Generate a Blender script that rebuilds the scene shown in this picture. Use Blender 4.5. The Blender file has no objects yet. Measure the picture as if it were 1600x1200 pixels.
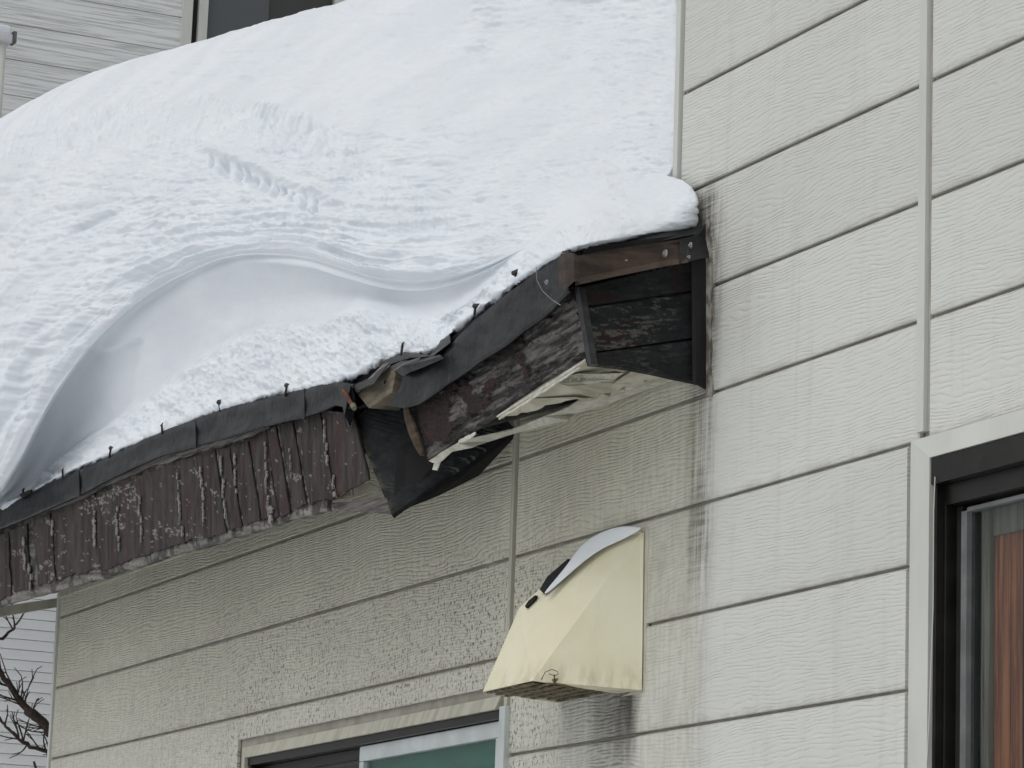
import bpy, math, random
import numpy as np
from mathutils import Matrix, Vector
random.seed(7)
rng = np.random.RandomState(11)
SC = bpy.context.scene
COL = SC.collection

# ------------------------------------------------------------------ camera
YAW, PIT, ROLL, FOC = 1.1309, .206, .0353, 5160.7     # focal length in units of 1/1600 of the sensor width
CAM = np.array([0.0, -6.44, 1.6])
_f = np.array([-math.sin(YAW)*math.cos(PIT), math.cos(YAW)*math.cos(PIT), math.sin(PIT)])
_r = np.cross(_f, [0, 0, 1.0]); _r /= np.linalg.norm(_r); _u = np.cross(_r, _f)
_r, _u = math.cos(ROLL)*_r+math.sin(ROLL)*_u, -math.sin(ROLL)*_r+math.cos(ROLL)*_u
cd = bpy.data.cameras.new('camera'); cam = bpy.data.objects.new('camera', cd); COL.objects.link(cam)
cd.sensor_width = 36; cd.lens = FOC/1600*36; cd.clip_start = .1; cd.clip_end = 3000
M = Matrix(((_r[0], _u[0], -_f[0], CAM[0]), (_r[1], _u[1], -_f[1], CAM[1]), (_r[2], _u[2], -_f[2], CAM[2]), (0, 0, 0, 1)))
cam.matrix_world = M
SC.camera = cam

# ------------------------------------------------------------------ daylight (overcast)
SUN_EL, SUN_ROT = math.radians(62), math.radians(200)
W = bpy.data.worlds.new('World'); SC.world = W; W.use_nodes = True
wt = W.node_tree; wt.nodes.clear()
sky = wt.nodes.new('ShaderNodeTexSky'); sky.sky_type = 'NISHITA'; sky.sun_disc = False
sky.sun_elevation = SUN_EL; sky.sun_rotation = SUN_ROT; sky.dust_density = 4; sky.air_density = 1.0; sky.ozone_density = 1
hs = wt.nodes.new('ShaderNodeHueSaturation'); hs.inputs['Saturation'].default_value = .07
bg = wt.nodes.new('ShaderNodeBackground'); bg.inputs['Strength'].default_value = .12
wo = wt.nodes.new('ShaderNodeOutputWorld')
wt.links.new(sky.outputs[0], hs.inputs['Color']); wt.links.new(hs.outputs[0], bg.inputs['Color']); wt.links.new(bg.outputs[0], wo.inputs['Surface'])
sd = bpy.data.lights.new('sun', 'SUN'); sd.energy = 0.6; sd.angle = math.radians(80); sd.color = (1, .975, .94)
sun = bpy.data.objects.new('sun', sd); COL.objects.link(sun)
# light comes from high up, in front of the wall
sdir = Vector((.08, -.62, 0)); sdir.normalize()
sv = Vector((sdir.x*math.cos(SUN_EL), sdir.y*math.cos(SUN_EL), math.sin(SUN_EL)))
sun.rotation_euler = sv.to_track_quat('Z', 'Y').to_euler()
sky.sun_rotation = math.atan2(sv.x, sv.y)
SC.view_settings.view_transform = 'Standard'; SC.view_settings.look = 'None'
SC.view_settings.exposure = -0.08; SC.view_settings.gamma = 1; SC.view_settings.use_curve_mapping = False

# ------------------------------------------------------------------ surveying helpers
def P(px, py, out=0.0):
    """where the sight line of the survey photo meets the plane standing `out` metres in front of the wall"""
    d = _f*FOC+_r*(px-800)+_u*(600-py); t = (-out-CAM[1])/d[1]
    return CAM+t*d
def PX(px, py, X):
    d = _f*FOC+_r*(px-800)+_u*(600-py)
    return CAM+d*(X/d[0])
def Parr(px, py, out):
    d = _f[None]*FOC+_r[None]*(px.reshape(-1, 1)-800)+_u[None]*(600-py.reshape(-1, 1))
    t = (-out.reshape(-1)-CAM[1])/d[:, 1]
    return CAM[None]+t[:, None]*d

# ------------------------------------------------------------------ object helpers
def base_of(parent):
    b = np.zeros(3)
    while parent is not None:
        b += np.array(parent.location); parent = parent.parent
    return b
def thing(name, label, cat, loc, group=None):
    o = bpy.data.objects.new(name, None); COL.objects.link(o); o.location = loc; o.empty_display_size = .2
    o['label'] = label; o['category'] = cat
    if group: o['group'] = group
    return o
def obj(name, verts, faces, mat, parent=None, smooth=False, label=None, kind=None, cat=None, group=None, loc=None):
    b = base_of(parent)
    l = np.zeros(3) if loc is None else np.array(loc)-b
    me = bpy.data.meshes.new(name)
    v = np.asarray(verts, dtype=float)-b-l
    me.from_pydata(v.tolist(), [], [tuple(int(i) for i in f) for f in faces]); me.update()
    if smooth: me.polygons.foreach_set('use_smooth', [True]*len(me.polygons))
    me.materials.append(mat)
    o = bpy.data.objects.new(name, me); COL.objects.link(o); o.location = l
    if parent is not None: o.parent = parent
    if label: o['label'] = label
    if kind: o['kind'] = kind
    if cat: o['category'] = cat
    if group: o['group'] = group
    return o
class MB:
    def __init__(s): s.v = []; s.f = []
    def add(s, v, f):
        n = len(s.v); s.v += [tuple(map(float, p)) for p in v]; s.f += [tuple(i+n for i in q) for q in f]; return s
    def box(s, a, b):
        x0, y0, z0 = np.minimum(a, b); x1, y1, z1 = np.maximum(a, b)
        return s.add([(x0,y0,z0),(x1,y0,z0),(x1,y1,z0),(x0,y1,z0),(x0,y0,z1),(x1,y0,z1),(x1,y1,z1),(x0,y1,z1)],
                     [(0,3,2,1),(4,5,6,7),(0,1,5,4),(1,2,6,5),(2,3,7,6),(3,0,4,7)])
    def prism(s, pts, ext):
        """polygon pts (3D) given thickness by the vector ext"""
        n = len(pts); ext = np.array(ext)
        v = [np.array(p) for p in pts]+[np.array(p)+ext for p in pts]
        f = [tuple(range(n)), tuple(range(2*n-1, n-1, -1))]+[(i, i+n, (i+1) % n+n, (i+1) % n) for i in range(n)]
        return s.add(v, f)
    def tube(s, pts, rad, seg=7):
        pts = [np.array(p, float) for p in pts]; n = len(pts)
        if np.isscalar(rad): rad = [rad]*n
        vs = []; fs = []
        for i, p in enumerate(pts):
            t = pts[min(i+1, n-1)]-pts[max(i-1, 0)]; t /= np.linalg.norm(t)+1e-9
            a = np.cross(t, [.13, .2, 1.0]); a /= np.linalg.norm(a)+1e-9; b = np.cross(t, a)
            for k in range(seg):
                an = 2*math.pi*k/seg; vs.append(p+rad[i]*(a*math.cos(an)+b*math.sin(an)))
        for i in range(n-1):
            for k in range(seg):
                k2 = (k+1) % seg; fs.append((i*seg+k, i*seg+k2, (i+1)*seg+k2, (i+1)*seg+k))
        fs.append(tuple(range(seg-1, -1, -1))); fs.append(tuple((n-1)*seg+k for k in range(seg)))
        return s.add(vs, fs)
    def build(s, name, mat, parent=None, **k): return obj(name, s.v, s.f, mat, parent, **k)
def bevel(o, w=.003, seg=2):
    m = o.modifiers.new('bevel', 'BEVEL'); m.width = w; m.segments = seg; m.limit_method = 'ANGLE'; m.angle_limit = math.radians(35)
    return o
def lerp(a, b, t): return a+(b-a)*t
def interp(x, pts):
    xs = [p[0] for p in pts]; ys = [p[1] for p in pts]
    return float(np.interp(x, xs, ys))
# value noise on arrays
def _hash(ix, iy, seed):
    h = (ix.astype(np.int64)*374761393+iy.astype(np.int64)*668265263+seed*974634777) & 0x7fffffff
    h = ((h ^ (h >> 13))*1274126177) & 0x7fffffff
    h = ((h ^ (h >> 16))*2246822519) & 0x7fffffff
    return (h & 0xffffff)/float(0xffffff)
def vn(x, y, seed=0):
    x = np.asarray(x, float); y = np.asarray(y, float)
    ix = np.floor(x); iy = np.floor(y); fx = x-ix; fy = y-iy
    fx = fx*fx*fx*(fx*(fx*6-15)+10); fy = fy*fy*fy*(fy*(fy*6-15)+10)
    a = _hash(ix, iy, seed); b = _hash(ix+1, iy, seed); c = _hash(ix, iy+1, seed); d = _hash(ix+1, iy+1, seed)
    return (a+(b-a)*fx)+((c+(d-c)*fx)-(a+(b-a)*fx))*fy-.5
def fbm(x, y, seed=0, oct=4, gain=.5):
    s = 0; a = 1
    for i in range(oct):
        s = s+a*vn(x*2**i+i*17.3, y*2**i-i*9.1, seed+i); a *= gain
    return s
def sstep(a, b, x):
    t = np.clip((x-a)/(b-a), 0, 1); return t*t*(3-2*t)

# ------------------------------------------------------------------ material helpers
class NT:
    def __init__(s, name, rough=.7, spec=.3):
        s.m = bpy.data.materials.new(name); s.m.use_nodes = True; s.t = s.m.node_tree
        s.b = s.t.nodes['Principled BSDF']; s.b.inputs['Roughness'].default_value = rough
        s.b.inputs['Specular IOR Level'].default_value = spec
    def n(s, typ, ins=None, **at):
        nd = s.t.nodes.new(typ)
        for k, v in at.items(): setattr(nd, k, v)
        for k, v in (ins or {}).items(): s.set(nd.inputs[k], v)
        return nd
    def set(s, sock, v):
        if isinstance(v, bpy.types.NodeSocket): s.t.links.new(v, sock)
        elif hasattr(sock.default_value, '__len__') and not isinstance(v, (int, float)):
            sock.default_value = tuple(v)+((1,) if len(v) == 3 and len(sock.default_value) == 4 else ())
        else: sock.default_value = v
    def math(s, op, a, b=0.0, c=0.0, clamp=False):
        nd = s.n('ShaderNodeMath', operation=op, use_clamp=clamp); s.set(nd.inputs[0], a); s.set(nd.inputs[1], b); s.set(nd.inputs[2], c)
        return nd.outputs[0]
    def smooth(s, v, a, b, lo=0.0, hi=1.0):
        nd = s.n('ShaderNodeMapRange', interpolation_type='SMOOTHSTEP'); s.set(nd.inputs[0], v)
        for i, q in zip((1, 2, 3, 4), (a, b, lo, hi)): nd.inputs[i].default_value = q
        return nd.outputs[0]
    def pos(s):
        g = s.n('ShaderNodeNewGeometry'); sx = s.n('ShaderNodeSeparateXYZ'); s.t.links.new(g.outputs['Position'], sx.inputs[0])
        return g.outputs['Position'], sx.outputs[0], sx.outputs[1], sx.outputs[2]
    def vec(s, x, y, z):
        c = s.n('ShaderNodeCombineXYZ'); s.set(c.inputs[0], x); s.set(c.inputs[1], y); s.set(c.inputs[2], z); return c.outputs[0]
    def scale(s, v, sc):
        nd = s.n('ShaderNodeMapping'); s.t.links.new(v, nd.inputs[0]); nd.inputs['Scale'].default_value = sc; return nd.outputs[0]
    def noise(s, v, scale=5, detail=4, rough=.55, dist=0):
        nd = s.n('ShaderNodeTexNoise'); s.t.links.new(v, nd.inputs['Vector'])
        nd.inputs['Scale'].default_value = scale; nd.inputs['Detail'].default_value = detail
        nd.inputs['Roughness'].default_value = rough; nd.inputs['Distortion'].default_value = dist
        return nd.outputs[0]
    def mix(s, fac, a, b, mode='MIX'):
        nd = s.n('ShaderNodeMix', data_type='RGBA', blend_type=mode); s.set(nd.inputs[0], fac); s.set(nd.inputs[6], a); s.set(nd.inputs[7], b)
        return nd.outputs[2]
    def col(s, c): s.set(s.b.inputs['Base Color'], c)
    def rough(s, v): s.set(s.b.inputs['Roughness'], v)
    def bump(s, h, strength=1.0, dist=.01):
        nd = s.n('ShaderNodeBump'); nd.inputs['Strength'].default_value = strength; nd.inputs['Distance'].default_value = dist
        s.t.links.new(h, nd.inputs['Height']); s.t.links.new(nd.outputs[0], s.b.inputs['Normal'])

def simple(name, c1, c2, scale=8, rough=.7, bump=.002, stretch=(1, 1, 1), metallic=0, spec=.3, lo=.35, hi=.65):
    m = NT(name, rough, spec); p, x, y, z = m.pos(); v = m.scale(p, stretch)
    n = m.noise(v, scale, 6, .6); m.col(m.mix(m.smooth(n, lo, hi), c1, c2))
    n2 = m.noise(v, scale*5, 4, .6); m.bump(n2, 1, bump); m.b.inputs['Metallic'].default_value = metallic
    m.rough(m.math('MULTIPLY_ADD', n, .3, rough-.15))
    return m.m

# --- siding: embossed, painted metal boards with mould in the sheltered zone
ZG0_ = 1.6+4.1465
def siding_material():
    m = NT('embossed_siding', .5, .35); p, x, y, z = m.pos()
    lowA = m.noise(m.scale(p, (.55, 1, 2.2)), 1.6, 2, .5)
    lowB = m.noise(m.scale(p, (2.6, 1, 8)), 1.5, 2, .5)
    wig = m.noise(m.scale(p, (17, 1, 50)), 1.2, 2, .5)
    ph = m.math('MULTIPLY_ADD', lowA, 62.0, m.math('MULTIPLY', z, 370.0))
    ph = m.math('MULTIPLY_ADD', lowB, 16.0, ph); ph = m.math('MULTIPLY_ADD', wig, 4.2, ph)
    ridge = m.math('SINE', ph)
    ridge = m.math('POWER', m.math('MULTIPLY_ADD', ridge, .5, .5), 2.2)
    brk = m.smooth(m.noise(m.scale(p, (11, 1, 34)), 1.1, 2, .5), .36, .6)
    rz = m.math('MULTIPLY', ridge, m.math('MULTIPLY_ADD', brk, .8, .2))
    # the crease is a groove in the sheet
    fine = m.noise(m.scale(p, (60, 60, 200)), 1, 2, .5)
    h = m.math('MULTIPLY_ADD', rz, -1.0, m.math('MULTIPLY', fine, .12))
    m.bump(h, 1.0, .0020)
    # colours
    big = m.noise(p, .9, 3, .5)
    clean = m.mix(m.smooth(big, .35, .7), (.60, .605, .565), (.635, .64, .60))
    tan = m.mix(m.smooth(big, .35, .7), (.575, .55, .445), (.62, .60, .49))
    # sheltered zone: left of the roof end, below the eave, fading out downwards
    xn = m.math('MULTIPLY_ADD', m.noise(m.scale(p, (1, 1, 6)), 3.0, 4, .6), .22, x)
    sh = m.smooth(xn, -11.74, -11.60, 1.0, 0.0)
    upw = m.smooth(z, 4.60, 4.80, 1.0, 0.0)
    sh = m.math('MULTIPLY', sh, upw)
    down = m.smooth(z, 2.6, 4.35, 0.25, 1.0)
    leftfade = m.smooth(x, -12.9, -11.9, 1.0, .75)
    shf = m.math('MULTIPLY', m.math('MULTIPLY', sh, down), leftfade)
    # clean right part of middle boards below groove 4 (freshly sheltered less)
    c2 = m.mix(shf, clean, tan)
    # mould speckles: short vertical drips, dense low on the left bay
    sp = m.noise(m.scale(p, (58, 1, 40)), 1.0, 1.8, .5)
    spotmask = m.smooth(sp,   .56, .61)
    dens_x = m.smooth(x, -19.8, -15.8, .25, 1.0)
    dens_z = m.smooth(m.math('MULTIPLY_ADD', m.noise(p, .9, 3), .5, z), 3.95, 4.6, 1.0, 0.0)
    dens = m.math('MULTIPLY', m.math('MULTIPLY', dens_x, dens_z), m.smooth(x, -13.55, -12.6, 1.0, 0.0))
    patch = m.smooth(m.noise(p, 1.4, 3, .6), .35, .6, .5, 1.0)
    dens = m.math('MULTIPLY', dens, patch)
    c3 = m.mix(m.math('MULTIPLY', m.math('MULTIPLY', spotmask, dens), 1.0), c2, (.17, .155, .12))
    # dirt lying in the embossed creases of the sheltered zone
    cr = m.math('MULTIPLY', m.math('MULTIPLY', rz, shf), m.smooth(z, 3.4, 4.3, .9, .38))
    c4 = m.mix(m.math('MULTIPLY', cr, .34), c3, (.13, .125, .10))
    # vertical dirty run below the end of the roof
    run_n = m.noise(m.scale(p, (26, 1, 1.6)), 1, 4, .65)
    run_w = m.math('MULTIPLY', m.smooth(x, -11.97, -11.80, 0, 1), m.smooth(x, -11.78, -11.62, 1, 0))
    hatch = m.smooth(m.noise(m.scale(p, (3, 1, 55)), 1, 2, .5), .35, .65, .45, 1.0)
    rz_up = m.smooth(z, 3.35, 3.8, 0.15, 1.0)
    runf = m.math('MULTIPLY', m.math('MULTIPLY', m.math('MULTIPLY', run_w, m.smooth(run_n, .35, .6)), hatch), m.math('MULTIPLY', rz_up, m.smooth(z, 5.2, 5.35, 1, 0)))
    c5 = m.mix(m.math('MULTIPLY', runf, .95), c4, (.11, .105, .09))
    # faint grey runs further right
    run2 = m.math('MULTIPLY', m.math('MULTIPLY', m.smooth(x, -11.5, -11.2, 0, 1), m.smooth(x, -11.0, -10.9, 1, 0)), m.smooth(m.noise(m.scale(p, (14, 1, .7)), 1, 3, .6), .52, .62))
    run2 = m.math('MULTIPLY', run2, m.math('MULTIPLY', m.smooth(z, 3.9, 4.4, 0, 1), m.smooth(z, 5.0, 5.2, 1, 0)))
    c6 = m.mix(m.math('MULTIPLY', run2, .14), c5, (.33, .35, .35))
    # soot below the vent hood
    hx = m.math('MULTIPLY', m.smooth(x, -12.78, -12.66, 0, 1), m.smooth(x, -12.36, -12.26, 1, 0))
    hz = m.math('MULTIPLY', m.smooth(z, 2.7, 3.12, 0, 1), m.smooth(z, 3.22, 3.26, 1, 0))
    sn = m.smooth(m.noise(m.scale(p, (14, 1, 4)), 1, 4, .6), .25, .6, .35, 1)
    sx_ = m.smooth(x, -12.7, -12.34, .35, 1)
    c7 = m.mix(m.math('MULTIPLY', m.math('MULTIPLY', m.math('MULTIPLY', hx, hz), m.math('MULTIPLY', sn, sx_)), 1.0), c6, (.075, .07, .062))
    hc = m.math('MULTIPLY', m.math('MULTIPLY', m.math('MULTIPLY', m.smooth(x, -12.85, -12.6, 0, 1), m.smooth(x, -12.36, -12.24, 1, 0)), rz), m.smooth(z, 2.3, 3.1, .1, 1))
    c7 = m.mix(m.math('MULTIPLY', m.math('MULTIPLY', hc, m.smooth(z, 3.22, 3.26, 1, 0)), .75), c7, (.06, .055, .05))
    # grime by the roof end, brown grease
    gx = m.smooth(x, -11.79, -11.58, 1, 0); gz = m.math('MULTIPLY', m.smooth(z, 4.5, 4.75, .2, 1), m.smooth(z, 5.1, 5.35, 1, 0))
    gn = m.smooth(m.noise(m.scale(p, (30, 1, 5)), 1, 4, .65), .4, .62)
    c8 = m.mix(m.math('MULTIPLY', m.math('MULTIPLY', gx, gz), m.math('MULTIPLY_ADD', gn, .75, .15)), c7, (.12, .10, .08))
    # grime along the joints and small tone differences between boards
    bi = m.math('DIVIDE', m.math('SUBTRACT', ZG0_, z), .455); fr_ = m.math('FRACT', bi)
    wn = m.n('ShaderNodeTexWhiteNoise', noise_dimensions='1D'); m.set(wn.inputs['W'], m.math('FLOOR', bi))
    tone = m.math('MULTIPLY_ADD', wn.outputs[0], .07, .95)
    jn = m.smooth(m.noise(m.scale(p, (6, 1, 2)), 1.3, 5, .65), .35, .65, .1, 1)
    jd = m.math('MULTIPLY', m.math('ADD', m.smooth(fr_, .90, .985, 0, 1), m.smooth(fr_, .015, .06, 1, 0)), jn)
    c9 = m.mix(m.math('MULTIPLY', jd, .30), c8, (.22, .20, .16))
    drip_ = m.smooth(m.noise(m.scale(p, (9, 1, .5)), 1, 5, .7), .50, .72)
    c9 = m.mix(m.math('MULTIPLY', drip_, .16), c9, (.33, .32, .28))
    c10 = m.mix(1.0, c9, m.vec(tone, tone, tone), 'MULTIPLY')
    m.col(c10); m.rough(m.math('MULTIPLY_ADD', big, .2, .38))
    return m.m
MAT = {}
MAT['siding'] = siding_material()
MAT['trim'] = simple('siding_trim', (.53, .54, .50), (.59, .60, .56), 3, .42, .0006, (1, 1, .3))
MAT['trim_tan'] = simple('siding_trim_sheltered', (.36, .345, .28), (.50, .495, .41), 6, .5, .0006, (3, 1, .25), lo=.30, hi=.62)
MAT['joint'] = simple('joint_sealant', (.30, .28, .24), (.42, .40, .355), 6, .8, .001)
MAT['black'] = simple('void_board', (.012, .012, .012), (.02, .02, .019), 6, .85, .001)
MAT['dark_plank'] = simple('blackened_wood', (.010, .012, .013), (.030, .016, .016), 5, .62, .004, (.4, 1, 3), lo=.42, hi=.6)

def vcol_material(name, rough=.8, bump=.002, scale=60, stretch=(1, 1, 1), spec=.25):
    m = NT(name, rough, spec); a = m.n('ShaderNodeAttribute', attribute_name='col'); p, x, y, z = m.pos()
    n = m.noise(m.scale(p, stretch), scale, 5, .65)
    m.col(m.mix(1.0, a.outputs['Color'], m.mix(m.smooth(n, .25, .75), (.72, .72, .72), (1.25, 1.25, 1.25)), 'MULTIPLY')); m.bump(n, 1, bump)
    return m.m
MAT['weathered'] = vcol_material('weathered_wood', .85, .0035, 45)
MAT['weathered_v'] = vcol_material('weathered_wood_upright_grain', .7, .0025, 30, (3, 3, .5))

def drip_metal(name, a, b, c):
    m = NT(name, .42, .5); p, x, y, z = m.pos()
    n = m.noise(m.scale(p, (1.2, 1, 4)), 3.5, 6, .65); n2 = m.noise(m.scale(p, (9, 1, 2.5)), 2, 5, .7)
    k = m.mix(m.smooth(n, .40, .60), a, b); k = m.mix(m.smooth(n2, .56, .72, 0, .6), k, c)
    m.col(k); m.b.inputs['Metallic'].default_value = .35; m.rough(m.math('MULTIPLY_ADD', n2, .4, .28))
    m.bump(m.noise(p, 14, 4, .55), 1, .006)
    return m.m
MAT['drip'] = drip_metal('weathered_drip_metal', (.007, .008, .009), (.026, .029, .031), (.075, .08, .08))
MAT['drip_dark'] = drip_metal('dark_drip_metal', (.014, .015, .016), (.03, .032, .033), (.05, .05, .05))
MAT['drip_brown'] = drip_metal('brown_drip_metal', (.020, .013, .009), (.055, .033, .021), (.03, .028, .025))
MAT['grey_wood'] = simple('grey_weathered_wood', (.16, .15, .14), (.27, .255, .235), 9, .85, .004, (.5, 1, 6))
MAT['dark_grey_wood'] = simple('dark_grey_wood', (.06, .055, .052), (.17, .155, .145), 9, .85, .004, (.5, 1, 8))
MAT['light_wood'] = simple('exposed_light_wood', (.11, .095, .068), (.22, .19, .14), 6, .8, .003, (1, 1, 4))
MAT['tan_wood'] = simple('splintered_tan_wood', (.025, .017, .011), (.09, .062, .038), 12, .8, .003, (1, 1, 3))
MAT['rust'] = simple('rusty_iron', (.07, .028, .016), (.16, .07, .04), 30, .8, .002)
MAT['washer'] = simple('zinc_washer', (.25, .25, .24), (.42, .42, .41), 60, .4, .0005, metallic=.6)
MAT['iron'] = simple('blackened_iron', (.012, .012, .013), (.025, .022, .022), 40, .6, .001)
MAT['soffit'] = simple('soffit_board_beige', (.36, .34, .26), (.50, .48, .39), 7, .7, .004)
MAT['soffit_edge'] = simple('torn_soffit_edge', (.45, .44, .38), (.62, .61, .54), 20, .8, .006)
MAT['wire'] = simple('grey_wire', (.12, .12, .12), (.2, .2, .2), 20, .5, .0005)

# ------------------------------------------------------------------ ground, under old snow
gm = NT('ground_snow_surface', .75, .2); gp = gm.pos()[0]
gm.col(gm.mix(gm.smooth(gm.noise(gp, .3, 5), .35, .65), (.74, .77, .80), (.80, .82, .84))); gm.bump(gm.noise(gp, 2.0, 6, .6), 1, .08)
gv = []; gf = []; GN = 60
gx_ = np.sign(np.linspace(-1, 1, GN))*np.abs(np.linspace(-1, 1, GN))**2.2*600
for j in range(GN):
    for i in range(GN):
        X, Y = gx_[i]-15, gx_[j]; gv.append((X, Y, .25*float(fbm(np.array(X*.3), np.array(Y*.3), 3, 3))))
for j in range(GN-1):
    for i in range(GN-1): a = j*GN+i; gf.append((a, a+1, a+GN+1, a+GN))
obj('ground', gv, gf, gm.m, None, smooth=True, kind='structure')

# ================================================================== THE HOUSE
ZG0 = 1.6+4.1465; BH = .455
def ZG(k): return ZG0-BH*k
XR, XC, XM, XL = -10.0732, -12.07, -13.5732, -20.40
house = thing('house', 'house wall of wide off white wood grain siding boards behind the broken snowy eave', 'house', (-15.2, 0, 0))
# wall body behind the siding, with openings for the two windows
wR0, wRt = P(1440, 760, 0)[0], ZG(4)-.06       # right window opening: left edge, top
wS0, wS1, wSt = P(392, 1190, 0)[0], P(783, 1120, 0)[0], P(600, 1150, 0)[2]
XE = -3.0
def wallbox(x0, x1, z0, z1, name='wall', y0=.02, y1=.16):
    MB().box((x0, y0, z0), (x1, y1, z1)).build(name, MAT['joint'], house)
m_ = MB()
m_.box((XC, .004, ZG(4)-.0), (XE, .14, ZG(-8))); m_.box((XL, .004, wSt-.02), (XC, .14, ZG(0)-.35))
m_.box((XL, .004, -.3), (wS0, .14, wSt-.02)); m_.box((wS1, .004, -.3), (wR0, .14, wSt-.02)); m_.box((XC, .004, wSt-.02), (wR0, .14, ZG(4)))
m_.box((wS0, .004, -.3), (wS1, .14, ZG(8))); m_.box((wR0, .004, -.3), (XE, .14, ZG(4)-2.4))
m_.box((wR0+2.2, .004, ZG(4)-2.4), (XE, .14, ZG(4)))
m_.build('wall', MAT['joint'], house)
# end walls, back wall and roof slab close the volume
m_ = MB(); m_.box((XL, .14, -.3), (XL+.14, 7, 5.3)); m_.box((XL, 7, -.3), (XE, 7.14, 6.0)); m_.box((XE-.14, .14, -.3), (XE, 7, ZG(-8)))
m_.build('end_wall', MAT['siding'], house)
m_ = MB(); m_.box((XC, .14, 4.9), (XC+.14, 7, ZG(-8))); m_.build('upper_side_wall', MAT['siding'], house)
MB().box((XC-.02, -.25, ZG(-8)), (XE+.2, 7.3, ZG(-8)+.2)).build('upper_roof', MAT['drip'], house)

# siding boards; their profile has a chamfered top edge and a rolled bottom edge
GAP = .0058
def board(x0, x1, z1, z0):
    prof = [(.0, z1-GAP), (-.006, z1-GAP), (-.0165, z1-GAP-.008), (-.0175, z1-GAP-.016), (-.0175, z0+GAP+.004), (-.0155, z0+GAP), (0, z0+GAP)]
    n = len(prof)
    v = [(x0+.002, a, b) for a, b in prof]+[(x1-.002, a, b) for a, b in prof]
    f = [(i, i+1, i+1+n, i+n) for i in range(n-1)]+[(n-1, 0, n, 2*n-1), tuple(range(n-1, -1, -1)), tuple(range(n, 2*n))]
    return obj('siding_board', v, f, MAT['siding'], house)
TR = .030   # half width of the cover strips
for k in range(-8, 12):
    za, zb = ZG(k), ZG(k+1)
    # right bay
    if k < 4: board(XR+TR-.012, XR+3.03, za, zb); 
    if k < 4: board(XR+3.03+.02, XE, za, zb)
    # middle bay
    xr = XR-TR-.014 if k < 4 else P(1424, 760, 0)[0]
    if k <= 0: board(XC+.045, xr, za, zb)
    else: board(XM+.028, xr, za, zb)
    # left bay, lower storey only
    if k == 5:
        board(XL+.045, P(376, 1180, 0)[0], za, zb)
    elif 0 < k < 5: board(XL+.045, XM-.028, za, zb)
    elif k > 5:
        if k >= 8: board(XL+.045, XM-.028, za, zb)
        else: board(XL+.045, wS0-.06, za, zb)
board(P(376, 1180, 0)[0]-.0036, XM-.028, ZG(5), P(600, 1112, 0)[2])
# cover strips between the bays (hat section with a dark sealant line beside it)
def strip(x0, x1, z0, z1, depth, mat, name='cover_strip'):
    m = MB(); m.prism([(x0, 0, z0), (x0+.004, -depth, z0), (x1-.004, -depth, z0), (x1, 0, z0)], (0, 0, z1-z0))
    return m.build(name, mat, house)
strip(XR-TR-.032, XR-.004, ZG(4)+.03, ZG(-8), .027, MAT['trim'])
strip(XR-.003, XR+.012, ZG(4)+.03, ZG(-8), .012, MAT['joint'], 'sealant_line')
strip(XM-.028, XM+.012, 1.0, 4.6, .026, MAT['trim_tan'])
strip(XM+.012, XM+.026, 1.0, 4.6, .010, MAT['joint'], 'sealant_line')
strip(XL-.012, XL+.032, -.2, 4.62, .028, MAT['trim'], 'corner_trim')
strip(XC-.014, XC+.032, 4.8, ZG(-8), .030, MAT['trim'], 'corner_trim')
MB().box((XC-.022, -.024, 4.8), (XC-.004, .06, ZG(-8))).build('corner_return', MAT['trim'], house)
MB().box((XL-.02, -.022, -.2), (XL-.003, .06, 4.62)).build('corner_return', MAT['trim'], house)
# top trim wedge under the left eave end
m_ = MB(); m_.prism([P(92, 934, .03), P(330, 850, .03), P(330, 836, .03), P(92, 915, .03)], (0, .03, 0)); m_.build('frieze_board', MAT['trim_tan'], house)

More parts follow.
